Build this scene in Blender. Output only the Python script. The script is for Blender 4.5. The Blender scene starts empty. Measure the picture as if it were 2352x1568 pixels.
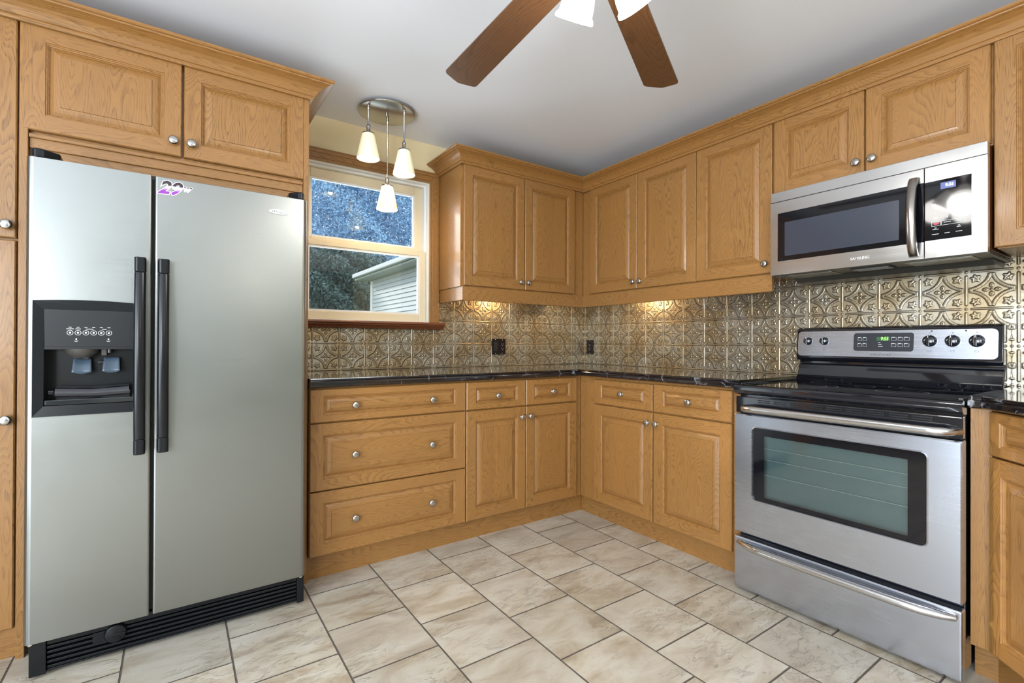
import bpy, math, random
import numpy as np
from mathutils import Vector, Matrix
random.seed(7)
R = math.radians
S = bpy.context.scene
COL = S.collection

# ------------------------------------------------------------------ camera
def make_camera():
    yaw, pitch, roll = R(55.2644), R(0.2283), R(0.2199)
    fw = Vector((math.cos(yaw)*math.cos(pitch), math.sin(yaw)*math.cos(pitch), math.sin(pitch)))
    rt = Vector((math.sin(yaw), -math.cos(yaw), 0)); up = rt.cross(fw)
    rt2 = rt*math.cos(roll)+up*math.sin(roll); up2 = up*math.cos(roll)-rt*math.sin(roll)
    cd = bpy.data.cameras.new('camera'); cd.sensor_width = 36; cd.lens = 36*1114.166/2352
    cd.clip_start = .02; cd.clip_end = 200
    co = bpy.data.objects.new('camera', cd); COL.objects.link(co)
    m = Matrix((rt2, up2, -fw)).transposed().to_4x4(); m.translation = Vector((-2.722, -2.8903, 1.0744))
    co.matrix_world = m; S.camera = co
make_camera()

# ------------------------------------------------------------------ world, sun, daylight, exposure
S.view_settings.view_transform = 'Standard'; S.view_settings.look = 'None'
S.view_settings.gamma = 1.0; S.view_settings.use_curve_mapping = False
S.view_settings.exposure = 0.14
S.cycles.use_denoising = True
S.cycles.max_bounces = 8; S.cycles.diffuse_bounces = 4; S.cycles.glossy_bounces = 4
S.cycles.transmission_bounces = 6; S.cycles.transparent_max_bounces = 8
S.cycles.caustics_reflective = False; S.cycles.caustics_refractive = False
S.cycles.sample_clamp_indirect = 6.0
w = bpy.data.worlds.new('sky'); S.world = w; w.use_nodes = True
bgn = w.node_tree.nodes['Background']
bgn.inputs[0].default_value = (.80, .90, 1.0, 1); bgn.inputs[1].default_value = 2.2

def light(name, kind, loc, energy, color=(1, 1, 1), size=None, size_y=None, target=None, radius=None, spread=None):
    ld = bpy.data.lights.new(name, kind); ld.energy = energy; ld.color = color
    if kind == 'AREA':
        ld.shape = 'RECTANGLE'; ld.size = size; ld.size_y = size_y or size
        if spread: ld.spread = R(spread)
    if radius is not None: ld.shadow_soft_size = radius
    o = bpy.data.objects.new(name, ld); COL.objects.link(o); o.location = loc
    if target is not None:
        o.rotation_euler = (Vector(target)-Vector(loc)).to_track_quat('-Z', 'Y').to_euler()
    return o
sun = light('sun_light', 'SUN', (-3, 4, 6), 2.6, (1, .93, .82)); sun.data.angle = R(4)
sun.rotation_euler = Vector((.53, -1, -.47)).to_track_quat('-Z', 'Y').to_euler()
# daylight through patio door and back window; the side one is added fill
light('patio_daylight', 'AREA', (-4.66, -2.95, 1.12), 126, (.80, .90, 1.0), 2.0, 2.0, (-1, -2.95, 1.5))
light('side_fill_light', 'AREA', (-4.66, -5.15, 1.5), 92, (.88, .94, 1.0), 1.25, 1.15, (-1.5, -1.5, 1.5))  # unseen source added to brighten the window wall
light('back_window_daylight', 'AREA', (-1.77, .16, 1.65), 9, (.85, .93, 1.0), .75, .85, (-1.77, -3, 1.2))

# ------------------------------------------------------------------ mesh helpers
class Frame:
    """local frame: u to the right, v up, w out of the face"""
    def __init__(s, o=(0, 0, 0), u=(1, 0, 0), n=(0, -1, 0), v=(0, 0, 1)):
        s.o = Vector(o); s.u = Vector(u).normalized(); s.n = Vector(n).normalized(); s.v = Vector(v).normalized()
    def p(s, a, b, c): return s.o+s.u*a+s.v*b+s.n*c
    def matrix(s, a=0, b=0, c=0):
        m = Matrix((s.u, s.v, s.n)).transposed().to_4x4(); m.translation = s.p(a, b, c); return m
FA = Frame()                                             # wall with the window: u = x, w = -y
FB = Frame((0, 0, 0), (0, -1, 0), (-1, 0, 0))            # wall with the stove: u = -y, w = -x
WORLD = Frame((0, 0, 0), (1, 0, 0), (0, 0, 1), (0, 1, 0))
K = math.sqrt(.5)
FD = Frame((-.625, -2.498, 0), (-K, -K, 0), (-K, K, 0))  # angled cabinet right of the stove

class MB:
    def __init__(s, F=WORLD):
        s.F = F; s.v = []; s.f = []; s.uv = []; s.m = []; s.sm = []; s.off = (0, 0)
    def rnd(s): s.off = (random.uniform(0, 40), random.uniform(0, 40))
    def face(s, pts, g=0, m=0, smooth=False, uvs=None):
        """pts in local frame; g = grain axis in local frame"""
        if uvs is None:
            a = Vector(pts[1])-Vector(pts[0]); b = Vector(pts[-1])-Vector(pts[0]); n = a.cross(b)
            k = max(range(3), key=lambda i: abs(n[i]))
            ax = [i for i in range(3) if i != k]
            if g in ax: al = g; ac = [i for i in ax if i != g][0]
            else: al, ac = ax
            uvs = [(q[al]+s.off[0], q[ac]+s.off[1]+(q[k]*.7)) for q in pts]
        i = len(s.v); s.v += [s.F.p(*q) for q in pts]; s.f.append(list(range(i, i+len(pts))))
        s.uv += uvs; s.m.append(m); s.sm.append(smooth)
    def box(s, u0, u1, v0, v1, w0, w1, g=0, m=0, skip=''):
        if u0 > u1: u0, u1 = u1, u0
        if v0 > v1: v0, v1 = v1, v0
        if w0 > w1: w0, w1 = w1, w0
        s.rnd()
        i = len(s.v)
        c = [(u0, v0, w0), (u1, v0, w0), (u1, v1, w0), (u0, v1, w0), (u0, v0, w1), (u1, v0, w1), (u1, v1, w1), (u0, v1, w1)]
        s.v += [s.F.p(*q) for q in c]
        for k, q in (('b', (3, 2, 1, 0)), ('f', (4, 5, 6, 7)), ('d', (0, 1, 5, 4)), ('r', (1, 2, 6, 5)), ('t', (2, 3, 7, 6)), ('l', (3, 0, 4, 7))):
            if k in skip: continue
            s.face([c[j] for j in q], g, m); del s.v[-4:]; s.f[-1] = [i+j for j in q]
    def grid(s, rows, m=0, smooth=True, closed=False, uvscale=1):
        """shared vertex surface from rows of local points"""
        i0 = len(s.v); nr = len(rows); nc = len(rows[0])
        for r in rows: s.v += [s.F.p(*q) for q in r]
        for a in range(nr-1):
            for b in range(nc if closed else nc-1):
                b2 = (b+1) % nc
                s.f.append([i0+a*nc+b, i0+a*nc+b2, i0+(a+1)*nc+b2, i0+(a+1)*nc+b])
                s.m.append(m); s.sm.append(smooth)
                for (x, y) in ((a, b), (a, b+1), (a+1, b+1), (a+1, b)): s.uv.append((x*.03*uvscale, y*.03*uvscale))
    def ngon(s, pts, m=0): s.face(pts, 0, m)
    def lathe(s, prof, c=(0, 0, 0), axis=2, n=24, m=0, smooth=True, cap=True):
        """prof: list of (radius, height)"""
        rows = []
        o = [i for i in range(3) if i != axis]
        for r, h in prof:
            row = []
            for k in range(n):
                t = 2*math.pi*k/n; q = [0, 0, 0]
                if axis == 1: q[o[0]] = c[o[0]]+r*math.sin(t); q[o[1]] = c[o[1]]+r*math.cos(t)
                else: q[o[0]] = c[o[0]]+r*math.cos(t); q[o[1]] = c[o[1]]+r*math.sin(t)
                q[axis] = c[axis]+h; row.append(tuple(q))
            rows.append(row)
        s.grid(rows, m, smooth, closed=True)
        if cap:
            if prof[0][0] > 1e-4: s.face(rows[0][::-1], 0, m)
            if prof[-1][0] > 1e-4: s.face(rows[-1], 0, m)
    def tube(s, path, r, n=10, m=0, flat=1.0, cap=True):
        """round tube along path of local points; r scalar or list; flat squashes second axis"""
        P = [Vector(q) for q in path]; rows = []
        prev = None
        for i, q in enumerate(P):
            d = (P[min(i+1, len(P)-1)]-P[max(i-1, 0)]).normalized()
            ref = Vector((0, 0, 1)) if abs(d.z) < .9 else Vector((1, 0, 0))
            if prev is None: a = d.cross(ref).normalized()
            else: a = (prev-d*prev.dot(d)).normalized()
            prev = a; b = d.cross(a)
            rr = r[i] if isinstance(r, (list, tuple)) else r
            rows.append([tuple(q+a*rr*math.cos(2*math.pi*k/n)+b*rr*flat*math.sin(2*math.pi*k/n)) for k in range(n)])
        s.grid(rows, m, True, closed=True)
        if cap: s.face(rows[0][::-1], 0, m); s.face(rows[-1], 0, m)
    def prism(s, poly, h0, h1, axis=2, m=0, g=0, smooth=False, cap=True):
        """extrude polygon (2d in the other two axes) along axis"""
        o = [i for i in range(3) if i != axis]
        def P(q, h):
            r = [0, 0, 0]; r[o[0]] = q[0]; r[o[1]] = q[1]; r[axis] = h; return tuple(r)
        s.rnd(); n = len(poly)
        i0 = len(s.v)
        for k in range(n):
            a, b = poly[k], poly[(k+1) % n]
            s.face([P(a, h0), P(b, h0), P(b, h1), P(a, h1)], g, m, smooth)
        if cap:
            s.face([P(q, h0) for q in poly][::-1], g, m); s.face([P(q, h1) for q in poly], g, m)
    def sweep(s, prof, path, m=0, smooth=False):
        """prof: (out, z); path: xy list, outwards = right-hand side; mitred"""
        n = len(path); offs = []
        for i in range(n):
            ds = []
            if i > 0: d = Vector(path[i])-Vector(path[i-1]); ds.append(d.normalized())
            if i < n-1: d = Vector(path[i+1])-Vector(path[i]); ds.append(d.normalized())
            ns = [Vector((d.y, -d.x)) for d in ds]
            if len(ns) == 2:
                b = (ns[0]+ns[1]).normalized(); b = b/max(.3, b.dot(ns[0]))
            else: b = ns[0]
            offs.append(b)
        for i in range(n-1):
            s.rnd(); L = (Vector(path[i+1])-Vector(path[i])).length; acc = 0
            for k in range(len(prof)-1):
                (a, za), (b, zb) = prof[k], prof[k+1]
                w_ = math.hypot(b-a, zb-za)
                pa0 = Vector(path[i])+offs[i]*a; pb0 = Vector(path[i])+offs[i]*b
                pa1 = Vector(path[i+1])+offs[i+1]*a; pb1 = Vector(path[i+1])+offs[i+1]*b
                o = s.off
                s.face([(pa0.x, pa0.y, za), (pa1.x, pa1.y, za), (pb1.x, pb1.y, zb), (pb0.x, pb0.y, zb)], 0, m, smooth,
                       uvs=[(o[0], o[1]+acc), (o[0]+L, o[1]+acc), (o[0]+L, o[1]+acc+w_), (o[0], o[1]+acc+w_)])
                acc += w_
        for i, rev in ((0, False), (n-1, True)):
            pts = [(path[i][0]+offs[i].x*a, path[i][1]+offs[i].y*a, z) for a, z in prof]
            s.face(pts if not rev else pts[::-1], 0, m)
    def build(s, name, mats, parent=None, bevel=0, seg=2, base=None, merge=False):
        me = bpy.data.meshes.new(name); me.from_pydata([tuple(q) for q in s.v], [], s.f)
        if not isinstance(mats, (list, tuple)): mats = [mats]
        for q in mats: me.materials.append(q)
        me.polygons.foreach_set('material_index', s.m); me.polygons.foreach_set('use_smooth', s.sm)
        ul = me.uv_layers.new(name='UVMap'); ul.data.foreach_set('uv', [c for t in s.uv for c in t])
        if merge:
            import bmesh
            bm = bmesh.new(); bm.from_mesh(me); bmesh.ops.remove_doubles(bm, verts=bm.verts, dist=1e-5)
            bmesh.ops.recalc_face_normals(bm, faces=bm.faces); bm.to_mesh(me); bm.free()
        me.update()
        o = bpy.data.objects.new(name, me); COL.objects.link(o)
        if parent is not None:
            o.parent = parent; L = parent.get('_o', (0, 0, 0)); o.location = (-L[0], -L[1], -L[2])
            o['_o'] = (0.0, 0.0, 0.0)
        if bevel:
            md = o.modifiers.new('bevel', 'BEVEL'); md.width = bevel; md.segments = seg; md.limit_method = 'ANGLE'; md.angle_limit = R(35)
            md.harden_normals = False
        return o
def thing(name, loc, label, cat, group=None):
    o = bpy.data.objects.new(name, None); COL.objects.link(o); o.location = loc; o.empty_display_size = .05
    o['label'] = label; o['category'] = cat; o['_o'] = tuple(float(x) for x in loc)
    if group: o['group'] = group
    return o
def tag(o, label, cat, group=None):
    o['label'] = label; o['category'] = cat
    if group: o['group'] = group
    return o
def struct(o): o['kind'] = 'structure'; return o
def text(name, body, size, F, u, v, w_, mat, parent, ext=.0004, shear=0, bold=0, align='CENTER', sx=1, spacing=1):
    cu = bpy.data.curves.new(name, 'FONT'); cu.body = body; cu.size = size; cu.extrude = ext; cu.shear = shear
    cu.offset = bold; cu.align_x = align; cu.align_y = 'CENTER'; cu.space_character = spacing; cu.resolution_u = 3
    to = bpy.data.objects.new(name+'_tmp', cu); COL.objects.link(to)
    bpy.context.view_layer.update()
    me = bpy.data.meshes.new_from_object(to.evaluated_get(bpy.context.evaluated_depsgraph_get()))
    bpy.data.objects.remove(to); me.name = name
    m = F.matrix(u, v, w_) @ Matrix.Diagonal((sx, 1, 1, 1)); me.transform(m)
    me.materials.clear(); me.materials.append(mat)
    o = bpy.data.objects.new(name, me); COL.objects.link(o)
    if parent is not None:
        o.parent = parent; L = parent.get('_o', (0, 0, 0)); o.location = (-L[0], -L[1], -L[2]); o['_o'] = (0.0, 0.0, 0.0)
    return o

# ------------------------------------------------------------------ materials
def mat(name, color=(.5, .5, .5), rough=.5, metal=0, coat=0, coat_r=.05, emit=None, es=0, spec=.5, alpha=1, ani=0):
    m = bpy.data.materials.new(name); m.use_nodes = True
    b = m.node_tree.nodes['Principled BSDF']
    b.inputs['Base Color'].default_value = (*color, 1); b.inputs['Roughness'].default_value = rough
    b.inputs['Metallic'].default_value = metal; b.inputs['Coat Weight'].default_value = coat
    b.inputs['Coat Roughness'].default_value = coat_r; b.inputs['Specular IOR Level'].default_value = spec
    if ani: b.inputs['Anisotropic'].default_value = ani
    if emit: b.inputs['Emission Color'].default_value = (*emit, 1); b.inputs['Emission Strength'].default_value = es
    return m
class N:
    """tiny node helper"""
    def __init__(s, m): s.t = m.node_tree; s.n = s.t.nodes; s.l = s.t.links; s.b = s.n.get('Principled BSDF')
    def new(s, k, **kw):
        q = s.n.new(k)
        for a, b in kw.items(): setattr(q, a, b)
        return q
    def put(s, sock, v):
        if hasattr(v, 'is_linked') or isinstance(v, bpy.types.NodeSocket): s.l.new(v, sock)
        else: sock.default_value = v
    def math(s, op, a, b=0, c=0, clamp=False):
        q = s.new('ShaderNodeMath', operation=op, use_clamp=clamp)
        s.put(q.inputs[0], a); s.put(q.inputs[1], b)
        if op in ('MULTIPLY_ADD', 'SMOOTH_MIN', 'COMPARE'): s.put(q.inputs[2], c)
        return q.outputs[0]
    def noise(s, vec, scale=1, detail=2, rough=.5, dist=0, dim='3D', w=None):
        q = s.new('ShaderNodeTexNoise', noise_dimensions=dim)
        if vec is not None: s.l.new(vec, q.inputs['Vector'])
        q.inputs['Scale'].default_value = scale; q.inputs['Detail'].default_value = detail
        q.inputs['Roughness'].default_value = rough; q.inputs['Distortion'].default_value = dist
        return q.outputs['Fac']
    def xyz(s, x, y, z=0):
        q = s.new('ShaderNodeCombineXYZ'); s.put(q.inputs[0], x); s.put(q.inputs[1], y); s.put(q.inputs[2], z); return q.outputs[0]
    def ramp(s, fac, stops, interp='LINEAR'):
        q = s.new('ShaderNodeValToRGB'); cr = q.color_ramp; cr.interpolation = interp
        while len(cr.elements) < len(stops): cr.elements.new(.5)
        for e, (p, c) in zip(cr.elements, stops):
            e.position = p; e.color = (*c, 1) if len(c) == 3 else c
        s.l.new(fac, q.inputs[0]); return q.outputs[0]
    def mix(s, f, a, b, mode='MIX'):
        q = s.new('ShaderNodeMix', data_type='RGBA', blend_type=mode)
        s.put(q.inputs[0], f)
        s.put(q.inputs[6], a if not isinstance(a, tuple) else (*a[:3], 1)); s.put(q.inputs[7], b if not isinstance(b, tuple) else (*b[:3], 1))
        return q.outputs[2]
    def maprange(s, v, a, b, c=0, d=1, smooth=True):
        q = s.new('ShaderNodeMapRange'); q.interpolation_type = 'SMOOTHSTEP' if smooth else 'LINEAR'
        s.put(q.inputs[0], v)
        for i, x in enumerate((a, b, c, d)): q.inputs[1+i].default_value = x
        return q.outputs[0]
    def bump(s, h, strength=.3, dist=.001):
        q = s.new('ShaderNodeBump'); q.inputs['Strength'].default_value = strength; q.inputs['Distance'].default_value = dist
        s.l.new(h, q.inputs['Height']); s.l.new(q.outputs[0], s.b.inputs['Normal'])
    def color(s, c): s.l.new(c, s.b.inputs['Base Color'])
def sepuv(n):
    uv = n.new('ShaderNodeUVMap'); uv.uv_map = 'UVMap'
    q = n.new('ShaderNodeSeparateXYZ'); n.l.new(uv.outputs[0], q.inputs[0]); return q.outputs[0], q.outputs[1]
def objpos(n):
    g = n.new('ShaderNodeNewGeometry'); q = n.new('ShaderNodeSeparateXYZ'); n.l.new(g.outputs['Position'], q.inputs[0])
    return g.outputs['Position'], q.outputs[0], q.outputs[1], q.outputs[2]

def oak_mat(name, stave=False, light_c=(.325, .158, .043), dark_c=(.095, .036, .009), rings=25, coat=.26, contrast=.95):
    m = mat(name, rough=.42, coat=coat, coat_r=.14); n = N(m); u, v = sepuv(n)
    z = 0.0; tint = None
    if stave:
        st = n.math('FLOOR', n.math('DIVIDE', n.math('ADD', v, n.math('MULTIPLY', n.noise(n.xyz(n.math('MULTIPLY', v, 3.0), 0.0), 1, 0), .12)), .083))
        z = n.math('MULTIPLY', st, 7.31)
        wn = n.new('ShaderNodeTexWhiteNoise', noise_dimensions='1D'); n.l.new(st, wn.inputs['W']); tint = wn.outputs['Value']
    uu = n.math('MULTIPLY', u, 1.15); vv = n.math('MULTIPLY', v, 6.5)
    f = n.noise(n.xyz(uu, vv, z), 1.0, 2.0, .42, .25)
    ring = n.math('MULTIPLY', f, rings*2.2)
    saw = n.math('FRACT', ring)                                   # early wood fades, late wood ends sharply
    line = n.math('MULTIPLY', n.math('POWER', saw, 2.2), n.maprange(saw, .90, 1.0, 1.0, 0.0))
    pores = n.noise(n.xyz(n.math('MULTIPLY', u, 22.0), n.math('MULTIPLY', v, 620.0), z), 1, 2, .6)
    pore = n.maprange(pores, .47, .68)
    big = n.noise(n.xyz(n.math('MULTIPLY', u, .8), n.math('MULTIPLY', v, 3.0), z), 1, 2)
    g = n.math('MULTIPLY', line, n.math('MULTIPLY_ADD', pore, .55, .45))
    g = n.math('ADD', n.math('MULTIPLY', g, contrast), n.math('MULTIPLY', pore, .24), clamp=True)
    c = n.mix(g, light_c, dark_c)
    c = n.mix(n.maprange(big, .35, .68, 0, .35), c, (light_c[0]*1.12, light_c[1]*1.05, light_c[2]*1.0))
    if tint is not None:
        c = n.mix(n.math('MULTIPLY', tint, .30), c, (light_c[0]*.78, light_c[1]*.76, light_c[2]*.72))
    n.color(c); n.bump(g, .12, .0012)
    return m
OAK = oak_mat('honey_oak'); OAKP = oak_mat('honey_oak_panel', True)
OAKD = oak_mat('reddish_sill_wood', light_c=(.20, .062, .022), dark_c=(.10, .026, .010), coat=.5)
WAL = oak_mat('walnut_blade', light_c=(.115, .052, .021), dark_c=(.022, .008, .004), rings=14, coat=.3, contrast=.95)

def steel_mat(name, axis='x', col=(.60, .61, .62), rough=.30):
    m = mat(name, col, rough, 1.0); n = N(m); pos, x, y, z = objpos(n)
    hor = {'x': x, 'y': y}[axis]
    f = n.noise(n.xyz(n.math('MULTIPLY', hor, 3.0), n.math('MULTIPLY', z, 900.0)), 1, 2, .6)
    blot = n.noise(pos, 3.2, 3, .6)
    n.l.new(n.math('ADD', n.maprange(f, .2, .8, rough-.035, rough+.035), n.maprange(blot, .3, .7, -.015, .02)), n.b.inputs['Roughness'])
    n.color(n.mix(n.maprange(f, .3, .7, 0, .12), col, (col[0]*.8, col[1]*.8, col[2]*.8)))
    n.bump(f, .02, .0002)
    return m
STEEL_F = steel_mat('fridge_brushed_steel', 'x', (.30, .31, .30), .32)
STEEL_R = steel_mat('range_brushed_steel', 'y', (.55, .585, .67), .25)
STEEL_M = steel_mat('microwave_brushed_steel', 'y', (.62, .62, .62), .22)
NICKEL = mat('satin_nickel', (.50, .49, .47), .22, 1)
CHROME = mat('chrome', (.80, .80, .80), .12, 1)
HANDLE = mat('brushed_handle', (.66, .66, .67), .2, 1)
BLKP = mat('black_plastic', (.005, .006, .008), .24, coat=.0, coat_r=.2, spec=.35)
BLKM = mat('matte_black_plastic', (.012, .012, .013), .55)
BLKG = mat('black_gloss_enamel', (.006, .007, .011), .08, coat=1, coat_r=.03)
DARKG = mat('dark_grey_plastic', (.010, .011, .013), .34, spec=.35)
GLASSB = mat('black_glass', (.004, .004, .006), .05, coat=0, coat_r=.02)
WHITEINK = mat('white_ink', (.75, .77, .78), .5)
GREYINK = mat('grey_ink', (.09, .10, .11), .5)
PAINT_W = None
def wall_paint(name, col, rough=.6, sc=90, bump=.05):
    m = mat(name, col, rough); n = N(m); pos, x, y, z = objpos(n)
    a = n.noise(pos, sc, 3); b = n.noise(pos, 1.3, 2)
    n.color(n.mix(n.maprange(b, .3, .7, 0, .15), col, tuple(q*.93 for q in col))); n.bump(a, bump, .0015); return m
WALLP = wall_paint('beige_yellow_wall_paint', (.78, .65, .40))
WALLF = wall_paint('cream_wall_paint', (.44, .41, .35))
CEIL = wall_paint('white_ceiling_paint', (.84, .87, .93), .85, 60)
TRIMW = mat('almond_vinyl', (.80, .70, .50), .35)
TRIMWH = mat('white_vinyl_liner', (.84, .85, .84), .35)

# floor: offset square ceramic tiles, 305 mm
def floor_mat():
    m = mat('slate_look_floor_tile', rough=.42); n = N(m); pos, x, y, z = objpos(n)
    P = .3055; Q = .3070
    cx = n.math('DIVIDE', n.math('ADD', x, 2.252+P*40), P); ci = n.math('FLOOR', cx); cf = n.math('FRACT', cx)
    odd = n.math('MODULO', ci, 2.0)
    # column starting at x=-2.252 has joints at y=-1.013 ; the next at y=-0.859
    yy = n.math('DIVIDE', n.math('ADD', n.math('MULTIPLY', y, -1.0), n.math('MULTIPLY_ADD', odd, Q/2, -1.0145+Q*60)), Q)
    ri = n.math('FLOOR', yy); rf = n.math('FRACT', yy)
    def edge(f): return n.math('MINIMUM', f, n.math('SUBTRACT', 1.0, f))
    wob = n.math('MULTIPLY', n.noise(pos, 26, 2), .006)
    e = n.math('SUBTRACT', n.math('MINIMUM', edge(cf), edge(rf)), n.math('SUBTRACT', wob, .003))
    tile = n.maprange(e, .0065, .0115)
    wn = n.new('ShaderNodeTexWhiteNoise', noise_dimensions='2D'); n.l.new(n.xyz(ci, ri), wn.inputs['Vector'])
    off = n.new('ShaderNodeVectorMath', operation='MULTIPLY_ADD'); n.l.new(wn.outputs['Color'], off.inputs[0])
    off.inputs[1].default_value = (31, 17, 23); n.l.new(pos, off.inputs[2]); tp = off.outputs[0]
    sk = n.new('ShaderNodeMapping'); sk.inputs['Rotation'].default_value = (0, 0, .5); sk.inputs['Scale'].default_value = (1, 2.2, 1); n.l.new(tp, sk.inputs[0])
    a = n.noise(sk.outputs[0], 4.5, 6, .62, .6); b = n.noise(sk.outputs[0], 17, 6, .68, 1.0); c = n.noise(tp, 1.5, 2)
    base = n.ramp(a, [(.28, (.31, .235, .155)), (.42, (.46, .385, .28)), (.55, (.58, .52, .415)), (.72, (.66, .625, .54))])
    base = n.mix(n.maprange(b, .58, .70, 0, .45), base, (.27, .20, .13))
    base = n.mix(n.maprange(c, .35, .65, 0, .35), base, (.54, .51, .46))
    hv = n.new('ShaderNodeHueSaturation'); n.l.new(base, hv.inputs['Color']); n.l.new(n.maprange(wn.outputs['Value'], 0, 1, .88, 1.08, False), hv.inputs['Value'])
    n.color(n.mix(tile, (.115, .095, .078), hv.outputs[0]))
    cleft = n.math('MULTIPLY', n.math('MULTIPLY', n.maprange(b, .52, .62), n.maprange(n.noise(tp, 3.5, 2), .42, .60)), .6)
    h = n.math('ADD', n.math('MULTIPLY', tile, 1.6), n.math('ADD', cleft, n.math('MULTIPLY', a, .7)))
    n.bump(h, .9, .0030)
    n.l.new(n.maprange(tile, 0, 1, .85, .40), n.b.inputs['Roughness']); return m
FLOORM = floor_mat()

def counter_mat():
    m = mat('black_marble_laminate', rough=.09, coat=.6, coat_r=.04); n = N(m); pos, x, y, z = objpos(n)
    d = n.new('ShaderNodeTexNoise'); n.l.new(pos, d.inputs['Vector']); d.inputs['Scale'].default_value = 5; d.inputs['Detail'].default_value = 4
    mx = n.new('ShaderNodeVectorMath', operation='MULTIPLY_ADD'); n.l.new(d.outputs['Color'], mx.inputs[0]); mx.inputs[1].default_value = (.28, .28, .28); n.l.new(pos, mx.inputs[2])
    v = n.new('ShaderNodeTexVoronoi', feature='DISTANCE_TO_EDGE'); n.l.new(mx.outputs[0], v.inputs['Vector']); v.inputs['Scale'].default_value = 7
    vein = n.math('MULTIPLY', n.maprange(v.outputs['Distance'], 0.0, .03, 1, 0), n.maprange(n.noise(pos, 9, 3), .46, .70))
    cl = n.maprange(n.noise(pos, 16, 4), .62, .85, 0, .12)
    n.color(n.mix(n.math('ADD', vein, cl, clamp=True), (.010, .008, .009), (.42, .42, .45))); return m
COUNTER = counter_mat()

def bronze_mat():
    m = mat('antiqued_bronze_tin', (.50, .44, .34), .42, .80); n = N(m); pos, x, y, z = objpos(n)
    at = n.new('ShaderNodeAttribute'); at.attribute_name = 'patina'
    a = n.noise(pos, 5, 4, .6); b = n.noise(pos, 55, 3, .6)
    base = n.mix(n.maprange(a, .38, .62), (.39, .30, .18), (.50, .46, .375))
    base = n.mix(n.maprange(b, .45, .7, 0, .3), base, (.30, .25, .18))
    n.color(n.mix(at.outputs['Fac'], base, (.050, .034, .018)))
    n.l.new(n.maprange(b, .3, .7, .36, .48), n.b.inputs['Roughness']); n.bump(b, .08, .001); return m
BRONZE = bronze_mat()

def glass_mat(name, tint=(1, 1, 1), refl=1.0, rough=0.0):
    m = bpy.data.materials.new(name); m.use_nodes = True; n = N(m); n.n.clear()
    o = n.new('ShaderNodeOutputMaterial'); t = n.new('ShaderNodeBsdfTransparent'); g = n.new('ShaderNodeBsdfGlossy'); f = n.new('ShaderNodeFresnel')
    f.inputs[0].default_value = 1.5; t.inputs[0].default_value = (*tint, 1); g.inputs['Roughness'].default_value = rough
    mx = n.new('ShaderNodeMixShader'); n.l.new(n.math('MULTIPLY', f.outputs[0], refl, clamp=True), mx.inputs[0]); n.l.new(t.outputs[0], mx.inputs[1]); n.l.new(g.outputs[0], mx.inputs[2])
    n.l.new(mx.outputs[0], o.inputs[0]); return m
GLASS = glass_mat('window_glass', (.96, .98, .98), 1.0)
OVENGL = glass_mat('oven_window_glass', (.62, .74, .74), 3.0, .06)
SHADE = mat('frosted_white_glass', (.80, .78, .58), .35, emit=(1, .88, .50), es=.32)
SHADEW = mat('bright_frosted_glass', (.9, .9, .88), .3, emit=(1, .96, .9), es=2.6)
BULB = mat('lit_bulb', (1, 1, 1), .3, emit=(1, .93, .8), es=6)

# ------------------------------------------------------------------ room shell
ZC = 2.363
def slab(name, m, F, rect, holes=(), th=.12, w0=0.0):
    """wall slab in frame F, face at w=w0, thickness behind, rectangular holes"""
    u0, u1, v0, v1 = rect; mb = MB(F)
    us = sorted({u0, u1, *[h[0] for h in holes], *[h[1] for h in holes]}); vs = sorted({v0, v1, *[h[2] for h in holes], *[h[3] for h in holes]})
    for a, b in zip(us, us[1:]):
        for c, d in zip(vs, vs[1:]):
            cu, cv = (a+b)/2, (c+d)/2
            if any(h[0] < cu < h[1] and h[2] < cv < h[3] for h in holes): continue
            mb.face([(a, c, w0), (b, c, w0), (b, d, w0), (a, d, w0)]); mb.face([(a, d, w0-th), (b, d, w0-th), (b, c, w0-th), (a, c, w0-th)])
    for (a, b, c, d) in [rect, *holes]:
        mb.face([(a, c, w0), (a, c, w0-th), (b, c, w0-th), (b, c, w0)]); mb.face([(a, d, w0), (a, d, w0-th), (b, d, w0-th), (b, d, w0)])
        mb.face([(a, c, w0), (a, d, w0), (a, d, w0-th), (a, c, w0-th)]); mb.face([(b, c, w0), (b, d, w0), (b, d, w0-th), (b, c, w0-th)])
    return struct(mb.build(name, m))
XL, YF = -4.7, -6.2
mb = MB(WORLD); mb.box(XL-.1, .12, YF-.1, .15, -.1, 0); struct(mb.build('floor', FLOORM))
mb = MB(WORLD); mb.box(XL-.1, .12, YF-.1, .15, ZC, ZC+.1); struct(mb.build('ceiling', CEIL))
WX0, WX1, WZ0, WZ1 = -2.165, -1.375, 1.200, 2.108
slab('wall_back', WALLP, FA, (XL, .12, 0, ZC), [(WX0, WX1, WZ0, WZ1)], .15)
slab('wall_right', WALLP, FB, (0, -YF, 0, ZC), [], .12)
FL = Frame((XL, 0, 0), (0, 1, 0), (1, 0, 0))
slab('wall_left', WALLF, FL, (YF, 0, 0, ZC), [(-4.0, -1.9, .05, 2.12), (-5.8, -4.5, .9, 2.1)], .1)
WALLG = wall_paint('sage_grey_wall_paint', (.30, .335, .31))
FF = Frame((0, YF, 0), (-1, 0, 0), (0, 1, 0))
slab('wall_front', WALLG, FF, (-.12, -XL, 0, ZC), [], .1)
def plain_window(name, F, u0, u1, v0, v1, bars=1):
    mb = MB(F); t = .05
    mb.box(u0, u0+t, v0, v1, -.06, .01); mb.box(u1-t, u1, v0, v1, -.06, .01); mb.box(u0, u1, v0, v0+t, -.06, .01); mb.box(u0, u1, v1-t, v1, -.06, .01)
    for k in range(1, bars+1):
        q = u0+(u1-u0)*k/(bars+1); mb.box(q-.03, q+.03, v0, v1, -.05, 0)
    o = struct(mb.build(name, TRIMWH)); return o
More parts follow.
